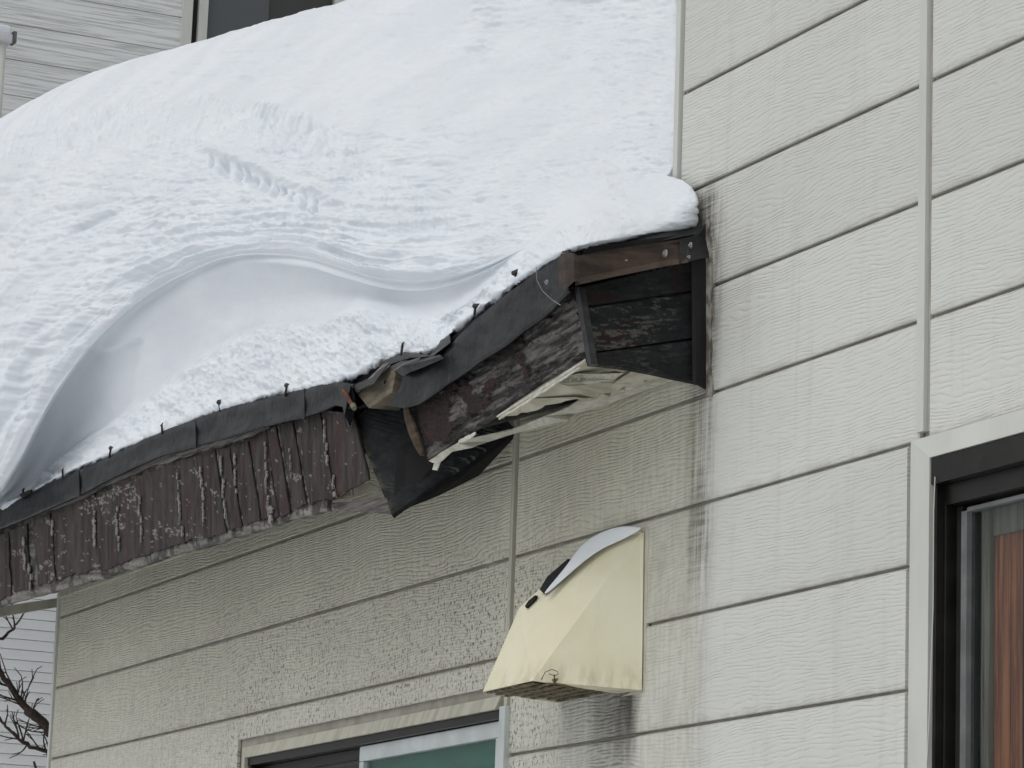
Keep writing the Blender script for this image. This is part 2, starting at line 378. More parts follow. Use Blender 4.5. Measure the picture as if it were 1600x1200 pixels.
# ---------------------------------------------------------------- right window
def sash_mats():
    MAT['bronze'] = simple('dark_bronze_frame', (.010, .010, .009), (.022, .021, .018), 6, .35, .0004, metallic=.4, spec=.5)
    MAT['alu'] = simple('silver_sash', (.50, .54, .54), (.62, .66, .66), 4, .35, .0004, metallic=.3)
    MAT['alu_dim'] = simple('dull_aluminium', (.18, .19, .19), (.27, .28, .28), 4, .4, .0004, metallic=.3)
    MAT['green'] = simple('green_blind', (.035, .145, .105), (.05, .19, .145), 2.5, .45, .0006, (1, 1, 6))
    MAT['red_wood'] = simple('red_brown_timber', (.16, .045, .022), (.40, .14, .07), 5, .6, .002, (8, 8, .5))
    MAT['curtain_reflection'] = simple('grey_curtain_and_reflection', (.12, .10, .085), (.22, .19, .165), 8, .8, .002, (8, 8, .3))
    MAT['room'] = simple('dim_room_wall', (.05, .045, .04), (.08, .07, .06), 2, .9, .002)
    g = bpy.data.materials.new('window_glass'); g.use_nodes = True; t = g.node_tree; b = t.nodes['Principled BSDF']
    b.inputs['Base Color'].default_value = (.02, .025, .025, 1); b.inputs['Roughness'].default_value = .03
    tr = t.nodes.new('ShaderNodeBsdfTransparent'); tr.inputs[0].default_value = (.86, .9, .89, 1)
    mx = t.nodes.new('ShaderNodeMixShader'); lw = t.nodes.new('ShaderNodeLayerWeight'); lw.inputs[0].default_value = .5; pw = t.nodes.new('ShaderNodeMath'); pw.operation = 'POWER'; pw.inputs[1].default_value = 4
    fr = t.nodes.new('ShaderNodeMath'); fr.operation = 'MULTIPLY_ADD'; fr.inputs[1].default_value = .45; fr.inputs[2].default_value = .03
    t.links.new(lw.outputs['Facing'], pw.inputs[0]); t.links.new(pw.outputs[0], fr.inputs[0])
    gl = t.nodes.new('ShaderNodeBsdfGlossy'); gl.inputs['Roughness'].default_value = .02
    t.links.new(fr.outputs[0], mx.inputs[0]); t.links.new(tr.outputs[0], mx.inputs[1]); t.links.new(gl.outputs[0], mx.inputs[2])
    t.links.new(mx.outputs[0], t.nodes['Material Output'].inputs[0]); MAT['glass'] = g
sash_mats()
def wbox(m, x0, x1, z0, z1, o0, o1): return m.box((x0, -o0, z0), (x1, -o1, z1))
cx0 = P(1424, 780, .03)[0]; ct = P(1425, 690, .03)[2]; ci = P(1452, 760, .05)[0]
cb = P(1600, 680, .03)[2]
wz0 = ZG(4)-2.4
win = MB(); CW = ci-cx0
win.prism([(cx0, -.035, ct), (cx0+CW, -.05, ct-.085), (cx0+CW, -.05, wz0), (cx0, -.035, wz0)], (0, .05, 0))
win.prism([(cx0, -.0355, ct+.001), (XE+.3, -.0355, ct+.001), (XE+.3, -.052, ct-.085), (cx0+CW, -.052, ct-.085)], (0, .05, 0))
window = win.build('window', MAT['trim'], house, label='large dark framed window with a pale metal casing')
jx = ci
b_ = MB(); wbox(b_, jx+.002, jx+.022, wz0, ct-.10, .03, -.12); b_.build('jamb', MAT['bronze'], window)
b_ = MB(); b_.tube([P(1461, 745, .052), P(1459, 800, .052), P(1458, 950, .05), P(1452, 1120, .05), P(1447, 1220, .05)], .0022, 6); b_.build('loose_gasket', MAT['trim'], window)
b_ = MB(); wbox(b_, jx+.002, XE, ct-.185, ct-.088, .045, -.12); bevel(b_.build('head', MAT['bronze'], window))
b_ = MB(); wbox(b_, jx+.002, XE, ct-.26, ct-.187, .0, -.12); b_.build('head_track', MAT['bronze'], window)
def atx(px, py, o): return P(px, py, o)[0]
x1, x2, x3 = atx(1463, 900, .0), atx(1488, 900, -.03), atx(1505, 900, -.05)
b_ = MB(); wbox(b_, x1, x2, wz0, ct-.26, .0, -.06); bevel(b_.build('stile', MAT['bronze'], window))
b_ = MB(); wbox(b_, x2+.002, x3, wz0, ct-.262, -.045, -.09); bevel(b_.build('stile', MAT['black'], window))
x4 = atx(1514, 900, -.05)
b_ = MB(); wbox(b_, x3+.001, x4, wz0, ct-.285, -.04, -.08); b_.build('stile', MAT['alu_dim'], window, label='thin silver stile')
b_ = MB(); wbox(b_, x4, XE, ct-.290, ct-.275, -.04, -.08); b_.build('top_rail', MAT['alu_dim'], window, label='thin silver top rail')
b_ = MB(); wbox(b_, x4, XE-.9, wz0, ct-.291, -.062, -.066); b_.build('pane', MAT['glass'], window)
# what stands behind the glass, plus a panel for its reflection
inn = 0.16
def inner(pxa, pxb, pya, pyb, o, t, mat, name):
    xa, xb = atx(pxa, 900, o), atx(pxb, 900, o); za = P(1550, pya, o)[2]; zb = P(1550, pyb, o)[2]
    b = MB(); wbox(b, xa, xb, min(za, zb), max(za, zb), o, o-t); return b.build(name, mat, window)
inner(1505, 1530, 700, 1500, -.075, .01, MAT['black'], 'inner_frame')
for a, bb in ((1530, 1537), (1538, 1546)): inner(a, bb, 700, 1500, -.085, .02, MAT['curtain_reflection'], 'curtain_fold')
inner(1546, 1680, 690, 838, -.10, .01, MAT['curtain_reflection'], 'reflection_panel')  # grey panel put in place of the reflection in the upper glass
for a, bb in ((1546, 1560), (1561, 1579), (1580, 1598)): inner(a, bb, 800, 1500, -.105-.004*(a % 3), .03, MAT['red_wood'], 'timber_post')
inner(1598.5, 1720, 790, 1500, -.10, .03, MAT['black'], 'inner_panel')
MB().box((wR0-.2, 1.0, wz0-.2), (XE, 1.05, ct)).build('room_wall', MAT['room'], house)

# ---------------------------------------------------------------- small window, bottom left
sx0, sx1 = P(378, 1185, .03)[0], P(792, 1085, .03)[0]
stp = P(785, 1086, .035)[2]; sbt = P(785, 1106, .05)[2]; szb = ZG(8)+.01
s_ = MB(); s_.prism([(sx0, -.03, stp), (sx1-.06, -.03, stp), (sx1-.075, -.052, sbt), (sx0+.10, -.052, sbt)], (0, .03, 0))
s_.prism([(sx0, -.0295, stp-.001), (sx0+.10, -.0515, sbt-.001), (sx0+.10, -.0515, szb), (sx0, -.0295, szb)], (0, .03, 0))
sw = s_.build('window', MAT['trim_tan'], house, label='small window with green blind below the stained boards')
h0 = P(785, 1125, .0)[2]
b_ = MB(); wbox(b_, sx0+.102, sx1-.07, h0, sbt-.002, .035, -.08); bevel(b_.build('head', MAT['bronze'], sw))
b_ = MB(); wbox(b_, sx0+.102, sx0+.14, szb, h0-.002, .03, -.08); bevel(b_.build('jamb', MAT['bronze'], sw))
b_ = MB(); wbox(b_, P(783, 1150, .03)[0], P(792, 1150, .03)[0], szb, sbt+.01, .045, -.06); bevel(b_.build('jamb', MAT['alu'], sw))
fx0, fx1 = P(562, 1180, .01)[0], P(783, 1150, .01)[0]; fz = h0-.004
b_ = MB(); wbox(b_, fx0, fx1-.004, fz-.075, fz, .012, -.03); bevel(b_.build('sash_rail', MAT['alu'], sw), .004)
b_ = MB(); wbox(b_, fx0, fx0+.05, szb, fz-.077, .012, -.03); bevel(b_.build('sash_stile', MAT['alu'], sw), .004)
b_ = MB(); wbox(b_, fx1-.055, fx1-.004, szb, fz-.077, .012, -.03); bevel(b_.build('sash_stile', MAT['alu'], sw), .004)
b_ = MB(); wbox(b_, fx0+.05, fx1-.055, szb, fz-.077, -.012, -.016); b_.build('pane', MAT['glass'], sw)
b_ = MB(); wbox(b_, fx0+.03, fx1-.03, szb, fz-.05, -.035, -.04); b_.build('blind', MAT['green'], sw)
b_ = MB(); wbox(b_, sx0+.14, fx0-.002, fz-.05, fz, -.03, -.06); b_.build('sash_rail', MAT['bronze'], sw)
b_ = MB(); wbox(b_, sx0+.14, fx0-.002, szb, fz-.05, -.05, -.054); b_.build('pane', MAT['glass'], sw)
MB().box((wS0-.1, .5, szb-.2), (wS1+.1, .55, wSt)).build('room_wall', MAT['room'], house)

# ================================================================== THE EAVE (parts of the house)
EO = .60
TH = np.array([.0, .03, .0])       # board thickness, away from the street
# roof boarding under the snow: from the eave up to the back
def roof_pt(px, py, o): return P(px, py, o)
edge = [(-260, 905), (0, 800), (150, 722), (300, 659), (430, 620), (530, 603), (612, 572), (690, 545), (800, 455), (895, 396), (1100, 360)]
rv = []; rf = []
for (a, b) in edge:
    e = P(a, b, EO-.02)
    if a > 1050: e = P(903, 396, EO-.02); e[0] = -11.80
    e3 = e+np.array([0, EO-.03, .15])
    back = e+np.array([0, 6.5, 2.2]); back[0] = min(back[0], XC-.06)
    e3b = e3.copy(); e3b[0] = min(e3b[0], XC-.06)
    rv += [e, e3, e3b+np.array([0, .03, .01]), back]
for i in range(len(edge)-1):
    for k in range(3):
        rf.append((i*4+k, (i+1)*4+k, (i+1)*4+k+1, i*4+k+1))
ro = obj('roof_deck', rv, rf, MAT['black'], house); sm = ro.modifiers.new('s', 'SOLIDIFY'); sm.thickness = .025; sm.offset = 0

# dense relief surface on a quad; fn(u, v) -> (height m, rgb)
def relief(name, c, nu, nv, fn, mat, parent, thick=.02, label=None, kind=None):
    """c: corners (px,py,out) top-left, top-right, bottom-right, bottom-left"""
    U, V = np.meshgrid(np.linspace(0, 1, nu), np.linspace(0, 1, nv))
    A = [np.array(q, float) for q in c]
    pt = ((1-U)*(1-V))[..., None]*A[0]+(U*(1-V))[..., None]*A[1]+(U*V)[..., None]*A[2]+((1-U)*V)[..., None]*A[3]
    px, py, oo = pt[..., 0].ravel(), pt[..., 1].ravel(), pt[..., 2].ravel()
    h, rgb, dpx, dpy = fn(U.ravel(), V.ravel(), px, py)
    w = Parr(px+dpx, py+dpy, oo)
    q4 = [P(*k) for k in c]; nv_ = np.cross(q4[2]-q4[0], q4[1]-q4[3]); nv_ /= np.linalg.norm(nv_)
    if nv_ @ (CAM-q4[0]) < 0: nv_ = -nv_
    w += h[:, None]*nv_[None]
    faces = []
    idx = np.arange(nu*nv).reshape(nv, nu)
    q = np.stack([idx[:-1, :-1], idx[1:, :-1], idx[1:, 1:], idx[:-1, 1:]], -1).reshape(-1, 4)
    faces = q.tolist()
    ring = list(idx[0])+list(idx[1:, -1])+list(idx[-1, -2::-1])+list(idx[-2:0:-1, 0])
    n0 = len(w); bk = w[ring].copy(); bk -= nv_[None]*thick
    vv = np.vstack([w, bk]); k = len(ring)
    for i in range(k): faces.append([ring[i], ring[(i+1) % k], n0+(i+1) % k, n0+i])
    faces.append([n0+i for i in range(k)])
    o = obj(name, vv, faces, mat, parent, smooth=False, label=label, kind=kind)
    ca = o.data.color_attributes.new('col', 'FLOAT_COLOR', 'POINT')
    cc = np.ones((len(vv), 4)); cc[:n0, :3] = rgb; cc[n0:, :3] = rgb[ring]
    ca.data.foreach_set('color', cc.ravel())
    return o
def mixc(a, b, t): return np.array(a)[None]*(1-t[:, None])+np.array(b)[None]*t[:, None]

# --- left section -------------------------------------------------
dt_ = [(-200, 875), (0, 795), (70, 758), (160, 717), (255, 674), (345, 640), (448, 614), (500, 602), (528, 597), (552, 601)]      # top line of the drip metal
db_ = [(-200, 912), (0, 828), (66, 800), (150, 762), (245, 716), (335, 690), (420, 667), (480, 652), (528, 633), (552, 640)]
pb_ = [(-200, 1022), (0, 947), (125, 915), (233, 879), (350, 846), (400, 830), (510, 797), (600, 770)]       # bottom of the grey board
def fascia_back(u, v, px, py):
    lay = .004*np.round(3*(fbm(px/70, py/9, 5, 3)+.5))
    n = fbm(px/25, py/4, 8, 4)
    c = mixc((.06, .055, .05), (.19, .18, .165), np.clip(n*.9+.45, 0, 1))
    c = c*(1-.55*(fbm(px/6, py/20, 3, 3) > .12)[:, None])*(1+.35*sstep(.84, .93, v))[:, None]
    return lay*.6+.002*n, c, 0*px, np.where(v > .95, 4*fbm(px/28, py*0, 4, 3), 0)
xs_ = [-200, 0, 130, 250, 370, 512]
lo = P(0, 0, 0)
for i in range(len(xs_)-1):
    a, b = xs_[i], xs_[i+1]
    relief('fascia_backing', [(a, interp(a, db_)-6, EO-.014), (b+.3, interp(b, db_)-6, EO-.014), (b+.3, interp(b, pb_), EO-.014), (a, interp(a, pb_), EO-.014)],
           70, 50, fascia_back, MAT['weathered'], house, .025)
# brown face strips with ragged, peeling feet
strips = [(-75, -52), (-50, -22), (-20, 17), (19, 47), (57, 86), (88, 156), (155, 189), (183, 231), (214, 288), (286, 323), (321, 352), (356, 376), (377, 406), (407, 434), (434, 452), (455, 478), (480, 522), (524, 575)]
for i, (a, b) in enumerate(strips):
    cxm = .5*(a+b); lean = 4+.035*max(cxm, 0)
    ta, tb = interp(a, db_)+6, interp(b, db_)+6
    if 170 < cxm < 400: ta += 13; tb += 13
    if 60 < cxm < 170 or cxm < 60: ta += 4; tb += 4
    foot = 12+6*random.random()
    ba, bb = interp(a, pb_)-foot, interp(b, pb_)-foot
    if a >= 524: ba, bb = 776, 748
    if a == 480: ba, bb = 786, 781
    sd_ = i*13+1
    red = .25+.75*random.random(); wdt = b-a
    edL, edR = random.random(), random.random()
    def fn(u, v, px, py, sd_=sd_, red=red, wdt=wdt, ba=ba):
        n = fbm(px/3.2, py/60, sd_, 4); n2 = fbm(px/9, py/35, sd_+5, 4)
        c = mixc((.022, .017, .016), (.056, .046, .043), np.clip(n*1.3+.5, 0, 1))
        c = mixc((0, 0, 0), (1, 1, 1), np.ones_like(n))*c
        rr = np.clip((n2-.05)*4, 0, .8)*red; c = c*(1-rr[:, None])+np.array((.042, .019, .017))[None]*rr[:, None]
        spot = (fbm(px/4, py/5, sd_+9, 3) > .56) | ((fbm(px/2.6, py/2.2, sd_+19, 3) > .12) & (fbm(px/26, py/24, 77, 3)-.001*np.abs(px-205) > .22))
        c[spot] = (.20, .19, .175)
        ed = np.minimum(u, 1-u)*wdt
        dk = np.clip(1-ed/3.0, 0, 1)*.6; c = c*(1-dk[:, None])
        h = .002*n+.002*n2+.001*np.clip(vn(u*0+i*3.1, v*2.5, 9)+.3, 0, 1)*(2*abs(u-.5))**2
        dx = (np.where(u < .5, 1, -1)*(2*abs(u-.5))**6)*(1.1*np.clip(fbm(px*0, py/13, sd_+2, 4)+.3, 0, 2)+ np.clip(fbm(px*0, py/34, sd_+3, 3)*3, 0, 2))
        dy = np.clip((v-.8)/.2, 0, 1)*(4.5*fbm(px/13, py*0, sd_+4, 3)-3*np.abs(fbm(px/5, py*0, sd_+8, 2)))
        return h, c, dx, dy
    relief('fascia_plank', [(a-lean, ta, EO), (b-lean, tb, EO), (b+2, bb, EO), (a+2, ba, EO)], 34, 60, fn, MAT['weathered_v'], house, .010)
# peeled fibrous edges standing between the strips
for (x, y0, y1, w) in [(35, 838, 885, 8), (45, 880, 915, 5), (145, 797, 850, 8), (80, 812, 838, 6), (181, 790, 850, 5), (216, 775, 840, 5), (277, 738, 835, 5), (313, 728, 800, 6), (345, 712, 800, 6), (365, 708, 770, 5), (412, 690, 800, 4), (421, 790, 808, 14), (452, 700, 745, 3), (506, 655, 715, 5), (520, 742, 768, 7)]:
    m = MB(); y = y0
    while y < y1:
        l = random.uniform(7, 20); ww = w*random.uniform(.25, .75); lx = x+(y-y0)*.06+random.uniform(-1.5, 1.5)
        lt = []; rt = []
        for q in range(9):
            t = q/8; env = math.sin(math.pi*(t*.92+.04))**.6
            lt.append(P(lx-ww*.5*env*random.uniform(.3, 1.2), y+l*t, EO+.012)); rt.append(P(lx+ww*.5*env*random.uniform(.3, 1.2), y+l*t, EO+.014))
        m.prism(lt+rt[::-1], (0, .008, 0)); y += l*random.uniform(.75, 1.3)
    m.build('peeled_fibre', MAT['grey_wood'], house, kind='stuff')
# lath exposed below the drip metal
m = MB()
for (a, b, th, o) in [(60, 250, 9, .615), (180, 415, 14, .612), (255, 420, 6, .622), (330, 412, 5, .630)]:
    N = 26; up = []; dn = []
    for i in range(N+1):
        x = lerp(a, b, i/N); y = interp(x, db_)-3; n = float(fbm(np.array(x/14.), np.array(a*.3), 6, 3))
        sag = 10*math.sin(math.pi*i/N) if a > 250 else 0
        up.append(P(x, y, o)); dn.append(P(x, y+th*(math.sin(math.pi*(i+.6)/(N+1.2))**.4)+4*n+sag*.6, o))
    m.prism(up+dn[::-1], (0, .008, 0))
m.build('exposed_lath', MAT['dark_grey_wood'], house)
# drip metal, slightly dented
def drip(top, bot, o, mat, name, nseg=60, bulge=.012, dent=.004, seed=0, lipw=.018, label=None):
    xs = np.linspace(top[0][0], top[-1][0], nseg); bx0, bx1 = bot[0][0], bot[-1][0]; xb = np.linspace(bx0, bx1, nseg)
    prof = [(0, -.10), (0, -.003), (.03, .004), (.25, .006), (.5, .0), (.8, .006), (.93, .012), (1.0, .014), (1.0, .0)]
    vs = []; fs = []
    for i in range(nseg):
        yt, yb = interp(xs[i], top), interp(xb[i], bot)
        jy = 1.6*float(fbm(np.array(xs[i]/22.), np.array(1.*seed), 3, 3)); jb = 2.4*float(fbm(np.array(xs[i]/30.), np.array(2.+seed), 4, 3))
        for j, (t, d) in enumerate(prof):
            dd = d+(dent*2*float(fbm(np.array(xs[i]/35.), np.array(t*2.+seed), 7, 3)) if j > 1 else 0)
            p = P(lerp(xs[i], xb[i], t), lerp(yt+jy, yb+jb, t), o); p[1] -= dd; 
            if j == 0: p[2] += .025
            vs.append(p)
    n = len(prof)
    for i in range(nseg-1):
        for j in range(n-1): fs.append((i*n+j, i*n+j+1, (i+1)*n+j+1, (i+1)*n+j))
    q = obj(name, vs, fs, mat, house, smooth=True, label=label)
    s = q.modifiers.new('s', 'SOLIDIFY'); s.thickness = .003; s.offset = 0
    return q
dl = drip(dt_, db_, EO+.025, MAT['drip'], 'drip_edge', 90)
for sx_p in (-60, 118, 300, 470):
    y0_, y1_ = interp(sx_p, dt_)+1, interp(sx_p, db_)
    m = MB(); m.prism([P(sx_p, y0_, EO+.036), P(sx_p+5, y0_-2, EO+.036), P(sx_p+6, y1_-1, EO+.045), P(sx_p+1, y1_+1, EO+.045)], (0, .006, 0)); m.build('metal_lap', MAT['drip'], dl)
# crumpled tail of the left drip metal
m = MB(); m.prism([P(526, 597, .64), P(548, 602, .66), P(554, 622, .63), P(552, 648, .60), P(546, 668, .62), P(541, 668, .62), P(538, 650, .65), P(535, 632, .645)], (0, .004, 0))
m.prism([P(528, 598, .60), P(560, 600, .56), P(566, 612, .55), P(549, 606, .66)], (0, .004, 0))
m.build('torn_flashing', MAT['drip'], house)
MB().tube([P(534, 603, .62), P(541, 617, .66), P(547, 628, .67), P(553, 637, .68)], [.011, .012, .010, .009], 8).build('rusty_rod', MAT['rust'], house)
MB().tube([P(551.5, 633, .685), P(553.5, 638, .69)], [.014, .012], 10).build('rod_cap', MAT['light_wood'], house)

# --- middle (broken) section -------------------------------------------------
mt = [(622, 604), (640, 590), (672, 577), (700, 548), (742, 512), (800, 466), (850, 430), (872, 402)]
mt = [(634, 582), (660, 574), (690, 556), (720, 524), (745, 497), (800, 453), (845, 420), (880, 394)]
mb = [(611, 632), (636, 637), (660, 630), (690, 611), (745, 572), (800, 535), (850, 497), (893, 455)]
dm = drip(mt, mb, EO+.03, MAT['drip'], 'drip_edge', 60, seed=5, dent=.006)
def fascia_mid(u, v, px, py):
    n1 = fbm(px/40, py/34, 21, 5); n2 = fbm(px/10, py/8, 33, 4); n3 = fbm((px+py*.6)/20, (py+px*.5)/8, 41, 5, .65)
    rot = (px*.86-py*.5)
    for (ax_, ay_, ar_) in ((700, 668, 34), (745, 640, 22), (790, 562, 30), (858, 500, 26), (775, 598, 20), (690, 690, 24)):
        n1 = n1+.26*np.exp(-((px-ax_)**2+(py-ay_)**2)/ar_**2)
    n1 = n1-.09
    paint = sstep(.03, .09, n1+.25*n2-.02+.16*(v < .25)+.12*(u < .18)-.25*(v > .82))
    c = mixc((.028, .026, .025), (.135, .125, .118), np.clip(n3*1.4+.42, 0, 1))
    cp = mixc((.016, .013, .013), (.036, .018, .017), np.clip(n2*1.5+.5, 0, 1))
    c = c*(1-paint[:, None])+cp*paint[:, None]
    edge_ = np.exp(-((n1+.25*n2-.02-.03)/.02)**2)*(1-paint); c = c*(1-.5*edge_[:, None])
    dk = (n2 > .36); c[dk] *= .4
    h = .010*paint+.007*n3*(1-paint)+.004*n2
    dy = np.where(v > .97, 3*n3, 0)
    return h, c, 0*px, dy
relief('fascia_board', [(652, 628, EO-.01), (898, 448, EO-.01), (919, 548, EO-.01), (668, 717, EO-.01)], 260, 130, fascia_mid, MAT['weathered'], house, .03, label='peeling brown fascia board hanging at a slant')
# splintered tan lath and dark board ends at the low end
m = MB(); m.prism([P(629, 632, .62), P(637, 634, .62), P(643, 655, .63), P(651, 678, .63), P(658, 694, .62), (P(660, 711, .61)), P(656, 712, .61), P(647, 697, .63), P(638, 676, .63), P(632, 655, .63)], (0, .012, 0))
m.build('splintered_lath', MAT['tan_wood'], house)
# light wood block, rafter end
m = MB(); m.prism([P(556, 613, .60), P(577, 600, .60), P(600, 575, .60), P(609, 572, .60), P(618, 583, .60), P(612, 613, .60), P(576, 638, .60)], (-.02, .16, .01))
rb = m.build('rafter_end', MAT['light_wood'], house); bevel(rb, .004)
c_ = P(601, 597, .603); m = MB(); m.tube([c_, c_+np.array([0, .02, 0])], .010, 10); m.build('nail_hole', MAT['black'], rb)
m = MB(); m.prism([P(556, 613, .62), P(560, 606, .62), P(598, 570, .62), P(609, 566, .62), P(606, 572, .62), P(580, 595, .62)], (0, .01, 0)); m.build('splinter', MAT['grey_wood'], rb)
# dark board behind the broken joint, hanging down to the wall
def black_board(u, v, px, py):
    n = fbm(px/14, py/14, 51, 4); g = fbm((px+.55*py)/30, (py-.25*px)/3.2, 52, 4)
    c = mixc((.010, .012, .013), (.022, .025, .027), np.clip(n+.5, 0, 1))
    s = sstep(.16, .3, g)*sstep(.35, .95, v)*sstep(-.1, .2, fbm(px/40, py/40, 53, 2)); c = c*(1-s[:, None])+np.array((.10, .098, .09))[None]*s[:, None]
    e = sstep(.05, .0, u)*sstep(-.1, .1, n); c = c*(1-.6*e[:, None])+np.array((.09, .085, .05))[None]*.6*e[:, None]
    return .004*g, c, 0*px, 0*px
relief('hanging_board', [(551, 655, .57), (690, 560, .30), (803, 668, .03), (612, 805, .57)], 150, 110, black_board, MAT['weathered'], house, .03, label='blackened board hanging below the break')
m = MB(); m.prism([P(614, 803, .55), P(680, 777, .37), P(742, 746, .18), P(805, 678, .02), P(740, 640, .2), P(620, 700, .5)], (0, .02, .01)); m.build('hanging_board', MAT['black'], house)
# closing boards above: dark soffit plywood between fascia and wall, black in place of the hollow's shade
m = MB(); m.prism([P(560, 640, .56), P(700, 590, .56), P(905, 460, .56), P(905, 450, .06), P(700, 560, .06), P(560, 625, .06)], (0, 0, .012)); m.build('roof_underside', MAT['black'], house)
fill_later = 1
UPZ = np.array([0, 0, .06])
m = MB(); m.prism([P(668, 712, .57)+UPZ, P(895, 572, .57)+UPZ, P(1062, 600, .03)+UPZ, P(803, 676, .03)+UPZ], (0, .0, .012)); m.build('soffit_backing', MAT['black'], house)
m = MB(); m.prism([P(-200, 1015, .565), P(510, 770, .565), P(640, 640, .03), P(110, 880, .03), P(-120, 960, .03)], (0, .0, .012)); m.build('soffit_backing', MAT['black'], house)
# grey lath sticking out at the foot of the left section, and the pale scrap above it
m = MB(); m.prism([P(500, 786, .57), P(555, 784, .57), P(594, 776, .57), P(603, 779, .57), P(611, 804, .57), P(585, 801, .57), P(530, 797, .57)], (0, .03, .0)); bevel(m.build('loose_batten', MAT['dark_grey_wood'], house), .003)
m = MB(); m.prism([P(521, 780, .50), P(545, 766, .50), P(575, 754, .50), P(592, 762, .50), P(592, 768, .50), P(572, 771, .50), P(550, 779, .50)], (0, .006, .0)); m.build('soffit_scrap', MAT['soffit'], house)
MB().tube([P(546, 764, .53), P(547, 774, .53)], .0018, 5).build('bent_nail', MAT['iron'], house)
MB().tube([P(551, 763, .53), P(552, 774, .53)], .0018, 5).build('bent_nail', MAT['iron'], house)
# crumpled sheet over the break
m = MB()
def tri_sheet(rows, name, mat, par=None, th=.003):
    n = len(rows[0]); vs = [P(*p) for r in rows for p in r]; fs = []
    for i in range(len(rows)-1):
        for j in range(n-1): fs.append((i*n+j, i*n+j+1, (i+1)*n+j+1, (i+1)*n+j))
    o = obj(name, vs, fs, mat, par or house); s = o.modifiers.new('s', 'SOLIDIFY'); s.thickness = th; s.offset = 0; return o
tri_sheet([[(548, 598, .50), (580, 586, .50), (598, 566, .48), (625, 548, .46), (660, 548, .45), (700, 528, .45)],
           [(552, 603, .62), (583, 590, .63), (602, 563, .60), (632, 550, .60), (672, 556, .60), (703, 524, .62)],
           [(556, 612, .64), (584, 600, .66), (606, 570, .62), (640, 559, .66), (676, 557, .66), (704, 535, .66)]], 'crumpled_flashing', MAT['drip_dark'])
tri_sheet([[(610, 573, .62), (628, 564, .65), (655, 561, .65), (686, 553, .64)],
           [(617, 580, .65), (630, 572, .69), (658, 566, .69), (690, 556, .68)],
           [(630, 588, .65), (640, 582, .68), (664, 573, .69), (694, 560, .67)]], 'crumpled_flashing', MAT['drip'])
tri_sheet([[(610, 584, .66), (630, 571, .70), (655, 562, .70)], [(612, 580, .67), (632, 567, .71), (657, 558, .71)]], 'pale_splinter_edge', MAT['grey_wood'])

# torn soffit sheets under the middle section
def soffit_sheet(pts, name, mat, th=(0, 0, .006), label=None):
    m = MB(); m.prism([P(*p) for p in pts], th); return m.build(name, mat, house, label=label)
def rag(a, b, n, amp, seed):
    out = []
    for i in range(n):
        t = i/n; q = fbm(np.array(i*.9), np.array(seed*1.), seed, 2); q = float(q)
        out.append((lerp(a[0], b[0], t)+amp*q*.6, lerp(a[1], b[1], t)+amp*q, lerp(a[2], b[2], t)))
    return out
up = [(773, 651, .56), (815, 622, .57), (862, 592, .57), (917, 560, .56), (925, 571, .5)]
s1 = up+rag((925, 571, .46), (1000, 577, .25), 8, 3, 4)+rag((1000, 577, .25), (1018, 588, .16), 3, 3, 5)+rag((1018, 588, .16), (925, 622, .34), 16, 10, 6)+rag((925, 622, .34), (900, 622, .42), 3, 6, 7)+rag((900, 622, .42), (777, 655, .56), 16, 4, 8)
def fill_sheet(pts, name, mat, th=.006, curl=0.0, seed=0, label=None):
    """triangulated sheet between an outline, gently buckled, with thickness"""
    import mathutils
    pl = [Vector((p[0], p[1], 0)) for p in pts]
    tris = mathutils.geometry.tessellate_polygon([pl])
    vs = [P(p[0], p[1], p[2]+curl*float(fbm(np.array(p[0]/40.), np.array(p[1]/40.), seed, 2))) for p in pts]
    o = obj(name, vs, tris, mat, house, label=label); s = o.modifiers.new('s', 'SOLIDIFY'); s.thickness = th; s.offset = 0
    return o
fill_sheet(s1, 'torn_soffit_board', MAT['soffit'], .008, label='torn perforated soffit board')
dots = MB()
for r_ in range(2):
    for c2_ in range(6):
        x = 888+c2_*13+r_*4; y = 588+r_*5-c2_*.8; p = P(x, y, .545-(x-868)*.0020+.03); dots.tube([p+np.array([0, -.004, -.006]), p+np.array([0, 0, .004])], .0026, 6)
dots.build('soffit_perforations', MAT['trim'], house, kind='stuff')
fill_sheet([(868, 590, .545), (905, 584, .50), (962, 580, .36), (975, 583, .34), (960, 592, .36), (925, 600, .43), (890, 605, .51), (874, 600, .54)], 'bare_soffit_patch', MAT['trim_tan'], .004)
s2t = [(670, 720, .585), (690, 706, .585), (716, 692, .57), (742, 684, .55), (775, 677, .48), (800, 671, .40), (850, 650, .33), (880, 640, .30), (905, 627, .28), (960, 612, .2), (1020, 588, .11), (1062, 589, .05)]
s2b = [(1062, 592, .03), (1000, 612, .07), (940, 634, .13), (898, 646, .2), (888, 657, .24), (868, 661, .28), (805, 676, .36), (765, 689, .46), (738, 699, .53), (706, 706, .56), (688, 722, .575), (683, 735, .58), (676, 734, .58), (679, 724, .585)]
fill_sheet(rag(s2t[0], s2t[1], 2, 2, 1)+s2t[1:]+s2b, 'torn_soffit_strip', MAT['soffit_edge'], .006, .02, 3, label='thin torn strip of soffit hanging in a curve')
fill_sheet([(800, 674, .03), (860, 656, .03), (950, 628, .03), (1060, 592, .03), (1062, 589, .05), (1020, 590, .11), (960, 606, .2), (905, 628, .28)][::-1], 'soffit_edge_sheet', MAT['soffit'], .003)
fill_sheet([(872, 648, .25), (900, 628, .33), (925, 616, .35), (960, 598, .30), (990, 578, .30), (1020, 578, .2), (1062, 588, .06), (1000, 611, .05), (940, 630, .05)], 'soffit_board', MAT['soffit'], .004)
